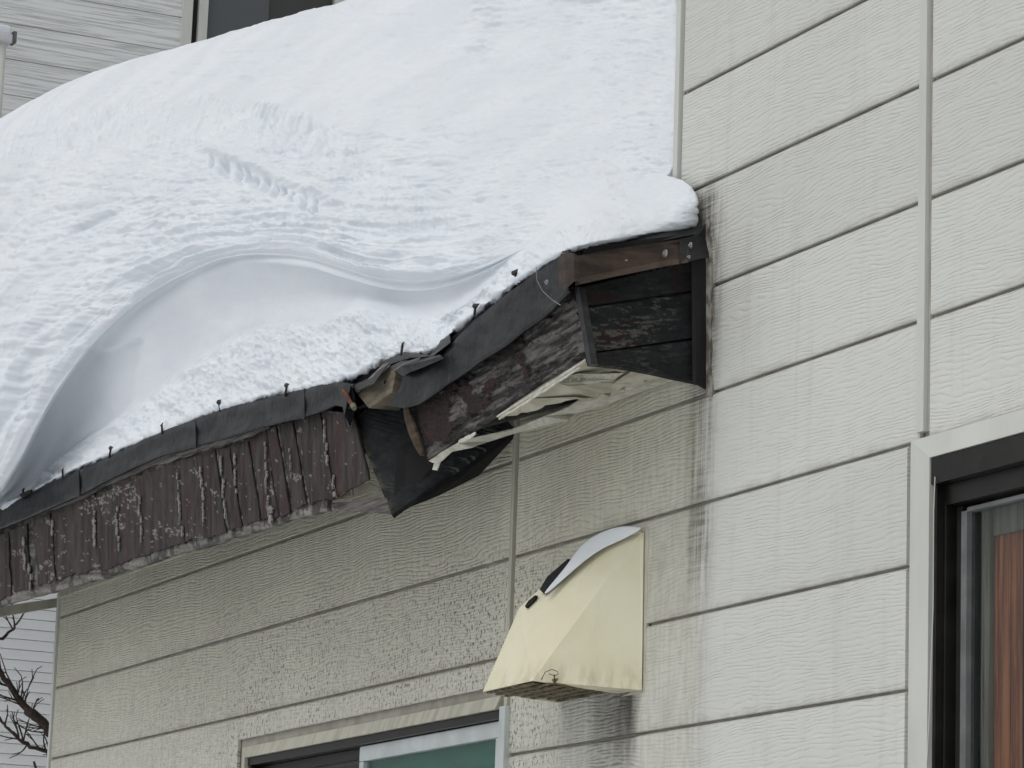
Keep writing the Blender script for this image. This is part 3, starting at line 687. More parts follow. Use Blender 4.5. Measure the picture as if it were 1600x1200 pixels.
for i, (a, b, w) in enumerate([((776, 652, .58), (916, 562, .58), 5), ((779, 655, .585), (905, 575, .57), 4), ((716, 692, .59), (742, 678, .59), 7)]):
    N = 18; t_ = []; b__ = []
    for k in range(N+1):
        q = k/N; n = float(fbm(np.array(k*.7), np.array(i*3.), 4, 2)); t_.append(P(lerp(a[0], b[0], q), lerp(a[1], b[1], q)-w*.5+2*n, a[2])); b__.append(P(lerp(a[0], b[0], q), lerp(a[1], b[1], q)+w*.5*math.sin(math.pi*(k+.4)/(N+.8))+2*n, a[2]))
    m = MB(); m.prism(t_+b__[::-1], (0, .006, 0)); m.build('peeled_soffit_edge', MAT['soffit_edge'], house)

# --- right end: boards of the roof return -------------------------------------------------
XRT = -11.80
def return_fn(seed, redness, grey):
    def fn(u, v, px, py):
        n = fbm(px/30, py/16, seed, 4); g = fbm(px/16, py/4.2, seed+1, 5, .65); n2 = fbm(px/60, py/40, seed+2, 3)
        c = mixc((.009, .011, .012), (.020, .023, .024), np.clip(n+.5, 0, 1))
        r_ = sstep(.02, .14, n2+.05)*redness*sstep(.86, .70, u); c = c*(1-r_[:, None])+np.array((.022, .010, .011))[None]*r_[:, None]
        s = sstep(.14, .3, g)*sstep(-.05, .12, fbm(px/34, py/20, seed+6, 3)+grey-.3)*sstep(.80, .66, u)*np.clip(grey*1.6, 0, 1)
        c = c*(1-s[:, None])+np.array((.075, .07, .062))[None]*s[:, None]
        e = (v < .06); c[e] *= .4
        h = .004*g-.01*(v < .04)+.003*n
        return h, c, 0*px, 0*px
    return fn
bands = [((903, 449), (1108, 401), (1108, 450), (913, 478)), ((913, 479.5), (1108, 451.5), (1108, 524), (920, 551)), ((920, 552.5), (1108, 525.5), (1108, 600), (924, 569))]
for i, b in enumerate(bands):
    o1, o0 = .60, .0
    c = [(b[0][0], b[0][1], o1), (b[1][0]-3, b[1][1], o0+.01), (b[2][0]-3, b[2][1], o0+.01), (b[3][0], b[3][1], o1)]
    if i == 2:
        def fnb(u, v, px, py, f0=return_fn(91, .2, .35)):
            h, cc, dx, dy = f0(u, v, px, py); return h, cc, dx, dy+v*(-6*np.sin(np.pi*np.clip(u, 0, 1))*(1-u))
        relief('return_plank', c, 120, 46, fnb, MAT['weathered'], house, .03)
    else: relief('return_plank', c, 120, 46, return_fn(71+i*10, .9, (.12, .62)[i]), MAT['weathered'], house, .03)
# leaning end edge where fascia meets return
m = MB(); m.prism([P(897, 450, .612), P(904, 448, .618), P(924, 569, .618), P(918, 571, .612)], (.0, .03, 0)); m.build('corner_edge', MAT['drip_dark'], house)
# dark upright against the wall and its dirty sealant
m = MB(); m.prism([P(1080, 372, .10), P(1107, 345, .012), P(1107, 612, .012), P(1082, 598, .10)], (.012, .01, 0)); m.build('end_flashing', MAT['black'], house)
m = MB(); N = 22; L_ = []; R_ = []
for i in range(N+1):
    y = lerp(345, 618, i/N); L_.append(P(1103+1.5*float(vn(np.array(i*.8), np.array(1.), 3)), y, .035)); R_.append(P(1112+4*float(vn(np.array(i*.9), np.array(5.), 3))-(2 if i < 4 else 0), y+2, .022))
m.prism(L_+R_[::-1], (0, .02, 0)); m.build('dirty_sealant', simple('dirty_sealant', (.10, .09, .075), (.34, .32, .28), 14, .85, .004, (3, 1, 1)), house)
# cap metal along the return: dark upper lip and brown face
tri_sheet([[(878, 393, .655), (940, 379, .47), (1010, 368, .28), (1107, 352, .0)], [(884, 400, .665), (940, 390, .48), (1010, 380, .29), (1107, 363, .01)]], 'cap_flashing', MAT['drip_dark'])
brown = drip([(868, 400), (1.0, 1)], [(0, 0), (1, 1)], 0, MAT['drip_brown'], 'tmp', 2) if False else None
tri_sheet([[(900, 400, .65), (960, 389, .46), (1040, 378, .23), (1076, 372, .12)],
           [(899, 405, .655), (958, 395, .465), (1038, 385, .235), (1076, 379, .125)],
           [(899, 436, .66), (957, 424, .48), (1036, 408, .25), (1076, 402, .14)],
           [(899, 446, .675), (957, 433, .495), (1036, 417, .262), (1076, 410, .15)]], 'return_fascia_metal', MAT['drip_brown'])
tri_sheet([[(1062, 374, .17), (1107, 363, .015)], [(1062, 411, .19), (1107, 402, .03)]], 'return_fascia_metal', MAT['drip_dark'])
cl = tri_sheet([[(872, 402, .665), (884, 396, .67), (897, 396, .665), (905, 402, .64)],
           [(872, 420, .675), (884, 418, .68), (897, 420, .675), (905, 424, .65)],
           [(874, 450, .68), (884, 452, .685), (897, 440, .68), (905, 440, .66)]], 'corner_clip', MAT['drip_brown'])
def screw(px, py, o, r, par):
    p = P(px, py, o); m = MB(); m.tube([p, p+np.array([0, -.006, 0])], [r, r*.9], 14); m.tube([p+np.array([0, -.006, 0]), p+np.array([0, -.012, 0])], [r*.45, r*.4], 6)
    return m.build('screw', MAT['washer'], par)
rfm = [o for o in bpy.data.objects if o.name.startswith('return_fascia_metal')]
screw(1040, 396, .25, .017, rfm[0]); screw(1079, 384, .12, .015, rfm[-1]); screw(1077, 402, .14, .009, rfm[-1]); screw(855, 441, .66, .011, dm); screw(980, 407, .44, .004, rfm[0])
MB().tube([P(838, 418, .68), P(839, 438, .70), P(848, 455, .70), P(862, 468, .69), P(876, 477, .68)], .0022, 6).build('loose_wire', MAT['wire'], house)
# snow stop nails along the edge
nm = MB(); nm.tube([(0, 0, -.03), (0, 0, .022)], .006, 6); nm.add([(-.016, -.006, .022), (.016, -.006, .022), (.019, .006, .034), (-.018, .006, .037), (-.010, 0, .012), (.010, 0, .012)], [(0, 1, 2, 3), (0, 4, 5, 1), (3, 2, 5, 4), (0, 3, 4), (1, 5, 2)])
nm0 = None
for (x, y, par) in [(36, 771, dl), (98, 741, dl), (172, 707, dl), (253, 670, dl), (343, 635, dl), (447, 610, dl), (628, 546, dm), (742, 486, dm), (807, 434, dm), (-70, 820, dl)]:
    p = P(x, y, EO+.035)
    if nm0 is None: nm0 = obj('snow_nail', np.array(nm.v)+p, nm.f, MAT['iron'], par, loc=p)
    else:
        c = nm0.copy(); COL.objects.link(c); c.parent = par; c.location = p-base_of(par); c.rotation_euler = (random.uniform(-.3, .3), random.uniform(-.3, .3), random.uniform(-.6, .6))
m = MB(); p = [P(30, 772, .65), P(48, 765, .65), P(48, 769, .65), P(34, 778, .65)]; m.prism(p, (0, .01, 0)); m.build('snow_nail', MAT['iron'], dl)

# ================================================================== THE SNOW ON THE EAVE
def hermite(P0, ts):
    """P0: (n, ...) control values at integer parameters -> monotone-ish cubic samples"""
    P0 = np.asarray(P0, float); n = len(P0)
    d = np.diff(P0, axis=0); mtan = np.zeros_like(P0)
    mtan[1:-1] = np.where(d[:-1]*d[1:] > 0, 2*d[:-1]*d[1:]/(d[:-1]+d[1:]+1e-12*np.sign(d[:-1]+d[1:]+1e-30)), .25*(d[:-1]+d[1:]))
    mtan[0] = d[0]; mtan[-1] = d[-1]
    i = np.clip(np.floor(ts).astype(int), 0, n-2); t = (ts-i)
    sh = (len(ts),)+(1,)*(P0.ndim-1); t = t.reshape(sh)
    return (2*t**3-3*t**2+1)*P0[i]+(t**3-2*t**2+t)*mtan[i]+(-2*t**3+3*t**2)*P0[i+1]+(t**3-t**2)*mtan[i+1]
cols = [
 # r0 back          r1 silhouette    r2                r3               r4               r5               r6 lip           r7 under         r8 cave          r9 crest         r10              r11 edge
 [(-300,470,-3.),(-300,380,-.7),(-300,460,-.3),(-300,560,.1),(-280,660,.5),(-270,760,.8),(-260,850,.8),(-250,856,.4),(-245,862,.35),(-240,870,.45),(-235,880,.55),(-230,889,.62)],
 [(-60,300,-3.),(-20,196,-.7),(-40,300,-.25),(-45,420,.2),(-40,540,.6),(-22,660,.85),(0,768,.85),(8,778,.42),(9,785,.40),(8,790,.48),(4,793,.56),(0,797,.62)],
 [(30,250,-3.),(90,136,-.7),(55,230,-.25),(35,330,.12),(25,440,.5),(38,540,.75),(66,640,.80),(76,652,.30),(85,700,.12),(88,716,.30),(90,735,.50),(95,742,.62)],
 [(160,220,-3.),(185,101,-.7),(150,185,-.28),(125,290,.08),(112,390,.4),(125,470,.62),(150,526,.68),(158,535,.30),(180,600,.10),(205,640,.26),(222,668,.50),(240,680,.62)],
 [(280,190,-3.),(285,74,-.7),(255,150,-.30),(232,250,.04),(222,345,.33),(232,415,.54),(258,440,.61),(264,448,.33),(285,530,.14),(310,560,.30),(330,605,.50),(350,636,.62)],
 [(400,150,-3.),(385,46,-.7),(360,130,-.30),(342,220,.02),(335,305,.28),(345,372,.47),(372,396,.56),(376,403,.34),(395,470,.18),(415,508,.32),(435,565,.50),(455,608,.62)],
 [(510,110,-3.),(475,20,-.75),(455,115,-.32),(440,215,-.02),(435,300,.24),(445,370,.44),(466,398,.53),(469,406,.35),(480,462,.22),(492,504,.34),(512,555,.50),(532,594,.62)],
 [(600,80,-3.),(560,-2,-.8),(545,105,-.35),(532,205,-.04),(528,300,.21),(536,385,.42),(556,424,.51),(558,432,.37),(562,456,.27),(566,476,.38),(590,522,.50),(610,556,.60)],
 [(690,40,-3.),(650,-30,-.85),(635,85,-.40),(620,195,-.08),(618,300,.18),(625,390,.40),(645,440,.50),(646,448,.39),(650,474,.31),(654,498,.40),(666,526,.48),(684,544,.58)],
 [(790,10,-3.),(735,-50,-.95),(720,65,-.50),(710,180,-.15),(708,285,.14),(712,375,.37),(726,424,.50),(727,434,.42),(722,460,.36),(716,480,.40),(708,504,.46),(700,524,.56)],
 [(860,0,-3.),(790,-60,-1.),(780,55,-.60),(775,165,-.22),(775,265,.08),(785,345,.33),(806,393,.52),(806,398,.52),(803,406,.53),(799,418,.56),(793,434,.59),(784,456,.62)],
 [(930,0,-3.),(880,-60,-1.1),(870,50,-.70),(868,140,-.35),(872,220,-.02),(880,285,.22),(888,328,.39),(890,342,.46),(892,353,.51),(893,364,.56),(894,375,.60),(895,386,.64)],
 [(1030,0,-3.),(975,-60,-1.05),(975,40,-.68),(977,120,-.40),(980,190,-.16),(986,245,.0),(992,285,.10),(995,305,.16),(997,322,.21),(998,338,.26),(998,352,.30),(999,368,.32)],
 [(1120,0,-3.),(1066,-60,-1.0),(1066,40,-.62),(1066,120,-.36),(1064,190,-.15),(1060,240,-.02),(1060,262,.02),(1072,280,.05),(1078,298,.08),(1080,318,.10),(1082,338,.10),(1084,356,.06)],
 [(1125,0,-3.),(1072,-60,-1.0),(1072,40,-.62),(1072,120,-.36),(1072,190,-.16),(1070,250,-.04),(1078,267,.0),(1094,279,.05),(1105,298,.10),(1107,318,.11),(1104,335,.06),(1104,352,.0)],
 [(1125,30,-3.),(1072,-20,-1.2),(1072,60,-.85),(1072,140,-.55),(1072,210,-.3),(1070,262,-.1),(1072,280,-.05),(1080,300,.0),(1086,320,.0),(1088,335,.0),(1090,345,.0),(1090,356,.0)],
]
for ci_ in range(1, 10):
    for rr_, dv_ in ((1, -.55), (2, -.18), (3, .06), (4, .03)):
        q_ = cols[ci_][rr_]; cols[ci_][rr_] = q_[:2]+(q_[2]+dv_,)
for ci_, a7, a8, a9 in ((1, .68, .56, .58), (2, .64, .51, .51), (3, .61, .53, .51), (4, .58, .50, .49), (5, .54, .47, .48), (6, .52, .45, .48), (7, .49, .43, .48), (8, .47, .42, .48), (9, .47, .44, .48)):
    for rr_, vv_ in ((7, a7), (8, a8), (9, a9)): cols[ci_][rr_] = cols[ci_][rr_][:2]+(vv_,)
    q_ = cols[ci_][10]; cols[ci_][10] = q_[:2]+(max(q_[2], .56) if ci_ < 9 else q_[2],)
C = np.array(cols, float)                       # (cols, rows, 3)
# extra tucked-in row below the edge
tail = C[:, -1:].copy(); tail[:, 0, 1] += 14; tail[:, 0, 2] -= .12; C = np.concatenate([C, tail], 1)
NU, NV = 1150, 640
# column density by pixel distance
cl_ = np.concatenate([[0], np.cumsum([max(6, abs(C[i+1, 6, 0]-C[i, 6, 0])) for i in range(len(C)-1)])]); tsu = np.interp(np.linspace(0, cl_[-1], NU), cl_, np.arange(len(C)))
rl = np.array([.35]+[1.0, 1.0, 1.0, 1.0, .9, .35, .55, .5, .65, .55, .12]); rl = np.concatenate([[0], np.cumsum(rl)]); tsv = np.interp(np.linspace(0, rl[-1], NV), rl, np.arange(C.shape[1]))
G1 = hermite(C, tsu)                            # (NU, rows, 3)
G2 = hermite(np.swapaxes(G1, 0, 1), tsv)        # (NV, NU, 3)
# light smoothing keeps the control net from showing
def blur(a, k, ax):
    if k < 1: return a
    pad = [(0, 0)]*a.ndim; pad[ax] = (k, k); b = np.pad(a, pad, mode='edge'); cs = np.cumsum(b, axis=ax); 
    z = np.zeros_like(np.take(cs, [0], axis=ax)); cs = np.concatenate([z, cs], axis=ax)
    n = a.shape[ax]; w = 2*k+1
    return (np.take(cs, np.arange(w, w+n), axis=ax)-np.take(cs, np.arange(0, n), axis=ax))/w
for _ in range(2): G2 = blur(G2, 20, 1)
G2 = blur(G2, 3, 0)
px, py, oo = G2[..., 0], G2[..., 1], G2[..., 2]
tv = np.repeat(tsv[:, None], NU, 1)
pts = Parr(px.ravel(), py.ravel(), oo.ravel()).reshape(NV, NU, 3)
def normals(p):
    du = np.gradient(p, axis=1); dv = np.gradient(p, axis=0); n = np.cross(dv, du); n /= np.linalg.norm(n, axis=-1, keepdims=True)+1e-12
    return n
nrm = normals(pts)
cam_dir = CAM[None, None]-pts
if (np.sum(nrm*cam_dir, -1) > 0).mean() < .5: nrm = -nrm
# region masks, laid out over the snow body
upper = sstep(6.3, 5.6, tv)
lipz = np.exp(-((tv-6.0)/.5)**2)
cave = sstep(6.3, 6.8, tv)*sstep(9.1, 8.7, tv)*sstep(820, 760, px)
bank = sstep(8.9, 9.4, tv)*sstep(840, 760, px)
lf = sstep(880, 600, px)                         # left part rough, right part smooth
ys_ = np.interp(px, [-200, 0, 60, 150, 300, 420, 520, 620, 720], [260, 190, 165, 148, 142, 152, 190, 265, 330])
rough_band = sstep(-4, 24, py-ys_+14*fbm(px/40, py*0, 66, 3))*sstep(5.5, 4.6, tv+.9*sstep(330, 60, px))*sstep(780, 560, px)
# coordinates: s along slope lines, q across
rotx = px*.94-py*.34; roty = px*.34+py*.94
disp = np.zeros_like(px)
disp += .030*fbm(px/170, py/120, 1, 3)*sstep(6.3, 5.5, tv)
# soft wind ripples, running nearly level, on the open slope
rip = fbm(rotx/55, (py+.12*px)/9.5, 12, 3, .5)
disp += .019*rip*upper*(1-.5*rough_band)*sstep(1.2, 2.4, tv+px/600)
disp += .007*(1-2.2*np.abs(fbm(rotx/26, (py+.16*px)/5.5, 91, 3, .55)))*upper*(1-.8*rough_band)*sstep(1.0, 1.8, tv+px/900)
disp += .003*fbm(px/16, py/6, 14, 2)*upper
# ragged band: slanting flutes and small ledges
sl = (px+.42*py)
flute = 1-2.8*np.abs(fbm(sl/8.5, (py-.3*px)/52, 22, 2, .5)); 
ledge = 1-2.4*np.abs(fbm(px/60, (py+.14*px)/15, 25, 4, .6))
fade_n = sstep(-.25, .2, fbm(px/90, py/60, 28, 3))
line = np.interp(px, [300, 350, 400, 450, 500, 560], [238, 258, 276, 298, 318, 345])
nzone = np.exp(-((py-line)/20)**2)*sstep(310, 335, px)*sstep(540, 505, px)
fzone = sstep(95, 55, py-ys_)*.8+.2
rough_band = rough_band*(1-.75*nzone)
disp += rough_band*(.028*flute*fzone*(.45+.55*fade_n)+.014*ledge*(1.1-.45*fzone))
disp += rough_band*.006*fbm(px/9, py/8, 29, 2)
# the band of niches below a ledge
nicx = [(a_+2.4*math.sin(a_*2.1), b_+3.5*math.sin(a_*3.3)) for a_, b_ in [(332, 254), (345, 262), (358, 268), (372, 274), (386, 279), (400, 285), (414, 290), (429, 298), (445, 305), (460, 312), (476, 320), (494, 328)]]
for (a, b) in nicx:
    w = 4.8+1.6*math.sin(a); hgt = 10+3*math.sin(a*1.7)
    disp -= .062*np.exp(-(((px-a)/w)**2)**1.5)*np.exp(-(((py-b)/hgt)**2)**1.5)*sstep(6, 5.4, tv)
line = np.interp(px, [300, 350, 400, 450, 500, 560], [238, 258, 276, 298, 318, 345])
disp += .035*np.exp(-((py-line+16)/9)**2)*sstep(300, 340, px)*sstep(580, 500, px)*sstep(6, 5.4, tv)
# laminations along the lip
lam = 6.0-tv
disp += .024*np.sin(lam*9+1.6*fbm(px/160, py/160, 41, 2)*2)*sstep(1.6, .7, lam)*sstep(-.1, .15, lam)*sstep(860, 560, px)
disp += .034*(1-2.4*np.abs(fbm(tv*3.6+.4*fbm(px/90, py/90, 44, 2), px/420, 43, 3, .55)))*sstep(3.2, 4.6, tv+.9*sstep(330, 60, px))*sstep(6.0, 5.7, tv)*lf
# hollow below the lip: a broken-out slab edge at the left
hol = sstep(228, 205, px+.20*(py-560))*sstep(557, 566, py+.33*px-40+8*fbm(px/30, py/30, 46, 3)-60*0)*cave
disp -= .030*hol
disp += .010*fbm(px/60, py/45, 47, 3)*cave+.022*np.exp(-((tv-7.2)/.16)**2)*cave*sstep(240, 500, px)-.02*sstep(7.5, 7.0, tv)*cave*sstep(500, 240, px)
# granular front bank
disp += bank*(.016*(1-2*np.abs(fbm((px+.5*py)/11, py/26, 51, 3)))+.022*fbm(px/26, py/18, 52, 4)+.008*fbm(px/5, py/5, 53, 2))
right_bank = sstep(740, 800, px)*sstep(6.5, 8.5, tv)*sstep(960, 880, px)
disp += right_bank*(.014*fbm(px/12, py/10, 55, 3)+.012*(1-2*np.abs(fbm((px+.8*py)/16, py/30, 56, 3))))
disp += (.010*fbm(px/44, py/16, 57, 4)+.006*fbm(px/14, py/6, 58, 3))*sstep(880, 980, px)
disp *= sstep(12.0, 11.2, tv)*.75+.25
disp -= blur(blur(disp, 25, 0), 25, 1)*.3
pts = pts+nrm*disp[..., None]
# against the upper side wall the snow stops at the corner
inside = pts[..., 1] > -.05
pts[..., 0] = np.where(inside, np.minimum(pts[..., 0], XC-.03), pts[..., 0])
idx = np.arange(NU*NV).reshape(NV, NU)
q = np.stack([idx[:-1, :-1], idx[1:, :-1], idx[1:, 1:], idx[:-1, 1:]], -1).reshape(-1, 4)
def fast_mesh(name, v, q):
    me = bpy.data.meshes.new(name); me.vertices.add(len(v)); me.vertices.foreach_set('co', v.astype(np.float32).ravel())
    me.loops.add(q.size); me.loops.foreach_set('vertex_index', q.astype(np.int32).ravel())
    me.polygons.add(len(q)); me.polygons.foreach_set('loop_start', np.arange(0, q.size, 4, dtype=np.int32)); me.polygons.foreach_set('loop_total', np.full(len(q), 4, dtype=np.int32))
    me.polygons.foreach_set('use_smooth', np.ones(len(q), bool)); me.update(calc_edges=True); return me
def snow_material(name, c1, c2, b1=.004):
    m = NT(name, .6, .25); p, x, y, z = m.pos()
    m.col(m.mix(m.smooth(m.noise(p, 1.6, 4), .35, .65), c1, c2))
    h = m.math('MULTIPLY_ADD', m.noise(p, 14, 3, .5), .6, m.math('MULTIPLY', m.noise(p, 90, 3, .6), .35)); m.bump(h, 1, b1)
    m.b.inputs['Subsurface Weight'].default_value = .25; m.b.inputs['Subsurface Radius'].default_value = (.02, .03, .04); m.b.inputs['Subsurface Scale'].default_value = .6
    return m.m
MAT['snow'] = snow_material('packed_snow', (.67, .71, .755), (.725, .76, .80))
base = P(500, 640, .3)
me = fast_mesh('roof_snow', pts.reshape(-1, 3)-base, q); me.materials.append(MAT['snow'])
sn = bpy.data.objects.new('roof_snow', me); COL.objects.link(sn); sn.location = base
sn['label'] = 'thick curling slab of snow lying on the broken eave'; sn['category'] = 'snow'

# ================================================================== VENT HOOD
hood = thing('vent_hood', 'cream plastic vent hood fixed low on the stained siding, snow on its top', 'vent hood', (-12.65, -.02, 3.2))
hm = NT('cream_plastic', .42, .4); hp = hm.pos()
hcol = hm.mix(hm.smooth(hm.noise(hp[0], 3, 4), .35, .7), (.71, .67, .48), (.77, .735, .56))
hn_ = hm.smooth(hm.noise(hm.scale(hp[0], (9, 9, 2.5)), 1.5, 5, .7), .42, .68)
hcol = hm.mix(hm.math('MULTIPLY', hm.math('MULTIPLY', hm.smooth(hp[3], 3.21, 3.36, 1, 0), hn_), .4), hcol, (.22, .17, .09))
hcol = hm.mix(hm.math('MULTIPLY', hm.smooth(hm.noise(hm.scale(hp[0], (5, 5, 1)), 2, 5, .7), .55, .75), .25), hcol, (.42, .38, .25))
hm.col(hcol); hm.bump(hm.math('ADD', hm.noise(hp[0], 25, 3), hm.math('MULTIPLY', hm.noise(hp[0], 3.5, 2), 8.0)), 1, .0010)
X0, X1 = -13.035, -12.516    # far and near cheek at the wall
XF = -12.29; zt, zb2 = 3.885, 3.208
Yo = -.40
def H(px_, py_, o): return P(px_, py_, o)
A_ = H(965, 1083, .02); B_ = H(832, 1064, .40); C_ = H(755, 1081, .40); D_ = H(880, 1100, .02)
wallB = H(1003, 1078, .025); wallT = H(1006, 832, .025); top1 = H(978, 826, .03); topL = H(935, 842, .06)
crT = H(1000, 836, .03)         # crease between cheek and shoulder
fr1 = H(812, 950, .28); fr2 = H(842, 945, .26); topB = H(880, 888, .16)
v = [A_, B_, C_, wallB, wallT, crT, fr2, fr1, top1, topL, topB]
# far side points
fB = H(745, 1060, .02)+np.array([0, 0, .0]); fT = np.array([wallT[0]-.60, -.025, wallT[2]-.01]); D2 = np.array([X0, -.02, zb2])
v += [fT, D2]
f = [(3, 4, 5), (3, 5, 1), (3, 1, 0), (1, 5, 6), (1, 6, 7, 2), (4, 8, 5), (5, 8, 9, 10), (5, 10, 6), (6, 10, 7), (8, 11, 9), (9, 11, 10), (10, 11, 7), (7, 11, 2), (2, 11, 12)]
hs_ = obj('shell', v, f, hm.m, hood); s = hs_.modifiers.new('s', 'SOLIDIFY'); s.thickness = .005; s.offset = 0; bevel(hs_, .006, 3)
m = MB(); m.prism([H(1012, 822, .02), H(1013, 840, .02), H(1007, 1082, .02), H(968, 1089, .02), H(1000, 1075, .02), H(1001, 832, .02)], (0, .016, 0)); bevel(m.build('flange', simple('aged_plastic_rim', (.40, .38, .30), (.52, .50, .42), 10, .6, .001), hood), .002)
# underside louvre, dirty slats
ml = simple('sooty_slats', (.035, .028, .018), (.26, .21, .13), 14, .8, .003, (4, 1, 1))
for i in range(9):
    t = (i+.5)/9; y = -.385*t-.01
    xn, xf = lerp(A_[0], B_[0], t), lerp(X0, C_[0], t)
    MB().box((xf+.008, y-.013, zb2+.004+.004*(i%3)), (xn-.008, y+.010, zb2+.010+.004*(i%3))).build('slat', ml, hood)
MB().box((X0+.01, -.38, zb2+.06), (X1-.01, -.02, zb2+.065)).build('inner_baffle', MAT['black'], hood)
# broken notch in the cheek's lower edge: dark lip and curl of wire
tri_sheet([[(853, 1066, .345), (866, 1060, .33), (880, 1060, .29), (895, 1068, .23), (908, 1077, .18)], [(853, 1070, .345), (866, 1069, .325), (880, 1072, .285), (895, 1076, .225), (908, 1079, .18)]], 'broken_edge', simple('yellowed_dirty_plastic', (.10, .08, .04), (.22, .18, .09), 12, .7, .002), hood)
MB().tube([H(846, 1062, .37), H(852, 1050, .37), (H(862, 1046, .36)), H(871, 1049, .35), H(872, 1053, .34), H(867, 1056, .34), H(858, 1053, .35)], .0016, 5).build('hook', MAT['iron'], hood)
MB().tube([H(866, 1054, .345), H(867.5, 1068, .335)], .0025, 5).build('hook', MAT['iron'], hood)
# snow on the hood
sp_ = [(1003, 826, .04), (985, 822, .05), (960, 824, .07), (930, 836, .10), (905, 856, .13), (889, 882, .17), (870, 906, .21), (852, 928, .25), (856, 928, .25), (884, 903, .19), (912, 878, .15), (940, 858, .10), (968, 846, .07), (990, 835, .05)]
m = MB()
up_ = [H(a, b-1, o+.02) for a, b, o in sp_]
cm = sum(up_)/len(up_)
NS = 3; vs = []; fs = []
for k, (shr, ht) in enumerate([(1.0, .0), (.93, .020), (.7, .032), (.35, .038)]):
    for p in up_:
        vs.append(lerp(cm, p, shr) if shr < 1 else p)
        vs[-1] = np.array(vs[-1])+np.array([0, -.4, .9])*ht*.6
n = len(up_)
# build as ribbon strip between the two long sides instead of a fan (keeps the thin curved shape)
a_side = sp_[:8]; b_side = sp_[8:][::-1]+[]
vs = []; rows = 8
sa = [np.array(q) for q in a_side]; sb = [np.array(q) for q in ([sp_[0]]+sp_[8:][::-1]+[sp_[7]])[:8]]
for i in range(8):
    for j in range(6):
        t = j/5; c = lerp(sa[i], sb[i], t); bul = math.sin(math.pi*t)*.005*(1 if 0 < i < 7 else .3)
        vs.append(P(c[0], c[1], c[2]+.012)+np.array([0, -.5, .85])*bul*1.2)
fs = [(i*6+j, i*6+j+1, (i+1)*6+j+1, (i+1)*6+j) for i in range(7) for j in range(5)]
hso = obj('snow_patch', vs, fs, MAT['snow'], None, smooth=True, label='small thin patch of snow on top of the cream vent hood', cat='snow', loc=P(900, 870, .15))
s = hso.modifiers.new('s', 'SOLIDIFY'); s.thickness = .006; s.offset = -1; s2_ = hso.modifiers.new('ss', 'SUBSURF'); s2_.levels = 1; s2_.render_levels = 2
# black slivers on the far top edge
for pl in ([(843, 921, .25), (855, 901, .23), (887, 873, .18), (886, 886, .19), (870, 908, .22), (850, 928, .25)], [(820, 947, .29), (826, 938, .28), (836, 930, .27), (834, 938, .27), (822, 950, .29)]):
    m = MB(); m.prism([H(*q_) for q_ in pl], (-.01, .02, 0)); m.build('top_sliver', MAT['black'], hood)

# ================================================================== NEIGHBOUR, TOP LEFT
def plane_frame(X):
    """pixel -> (y, z) on the plane x = X"""
    return lambda a, b: PX(a, b, X)
nm_ = NT('streaky_grey_siding', .6, .3); p, x, y, z = nm_.pos()
st1 = nm_.noise(nm_.scale(p, (1, .25, 36)), 1.0, 3, .6); st2 = nm_.noise(nm_.scale(p, (1, .7, 46)), 1.0, 2, .6)
lines = nm_.smooth(st2, .52, .62); nm_.bump(nm_.math('MULTIPLY_ADD', lines, -1, nm_.math('MULTIPLY', st1, .5)), 1, .008)
nm_.col(nm_.mix(nm_.math('MULTIPLY', lines, .38), nm_.mix(nm_.smooth(st1, .35, .65), (.70, .72, .715), (.77, .79, .785)), (.55, .57, .57)))
XN = -38.0
nb = thing('neighbouring_house', 'grey streaky sided house behind the snow, top left, with a dark window', 'house', (XN-2, 4, 0))
yL, yR = PX(-400, 100, XN)[1], PX(1100, 100, XN)[1]
wx0, wx1 = PX(298, 40, XN)[1], PX(548, 20, XN)[1]
zT, zW0 = PX(300, -400, XN)[2], PX(300, 200, XN)[2]
MB().box((XN-.02, yL, -.3), (XN-6, wx0-.02, zT)).build('wall', MAT['joint'], nb)
MB().box((XN-.02, wx1+.02, -.3), (XN-6, yR, zT)).build('wall', MAT['joint'], nb)
MB().box((XN-.02, wx0-.02, -.3), (XN-6, wx1+.02, zW0)).build('wall', MAT['joint'], nb)
k = 0; zz = PX(100, 330, XN)[2]
while zz < zT:
    MB().box((XN-.02, yL, zz+.006), (XN+.0, PX(283, 50, XN)[1], zz+.449)).build('siding_board', nm_.m, nb); 
    MB().box((XN-.02, wx1+.1, zz+.006), (XN+.0, yR, zz+.449)).build('siding_board', nm_.m, nb); zz += .455
def nbox(a, b, o0, o1, mat, name, par, z0=None, z1=None):
    ya, yb = PX(a, 40, XN)[1], PX(b, 40, XN)[1]
    return MB().box((XN+o0, ya, z0 or zW0), (XN+o1, yb, z1 or zT)).build(name, mat, par)
nbox(283, 298, 0, .05, MAT['trim'], 'corner_trim', nb)
nw = nbox(308, 322, -.01, .05, MAT['trim'], 'window', nb)
nbox(298.5, 307.5, -.06, .0, MAT['black'], 'joint_gap', nb)
nbox(520, 531, -.01, .05, MAT['trim'], 'frame', nw); nbox(533, 545, -.03, .03, MAT['trim'], 'frame', nw)
gl1 = NT('grey_reflecting_glass', .12, .5); gl1.col((.085, .095, .10)); gl2 = NT('dark_reflecting_glass', .12, .5); gl2.col((.045, .048, .045))
nbox(322.5, 420, -.05, -.03, gl1.m, 'pane', nw); nbox(421, 519.5, -.08, -.06, gl2.m, 'pane', nw)
nbox(545.5, 556, -.05, -.03, gl2.m, 'pane', nw)
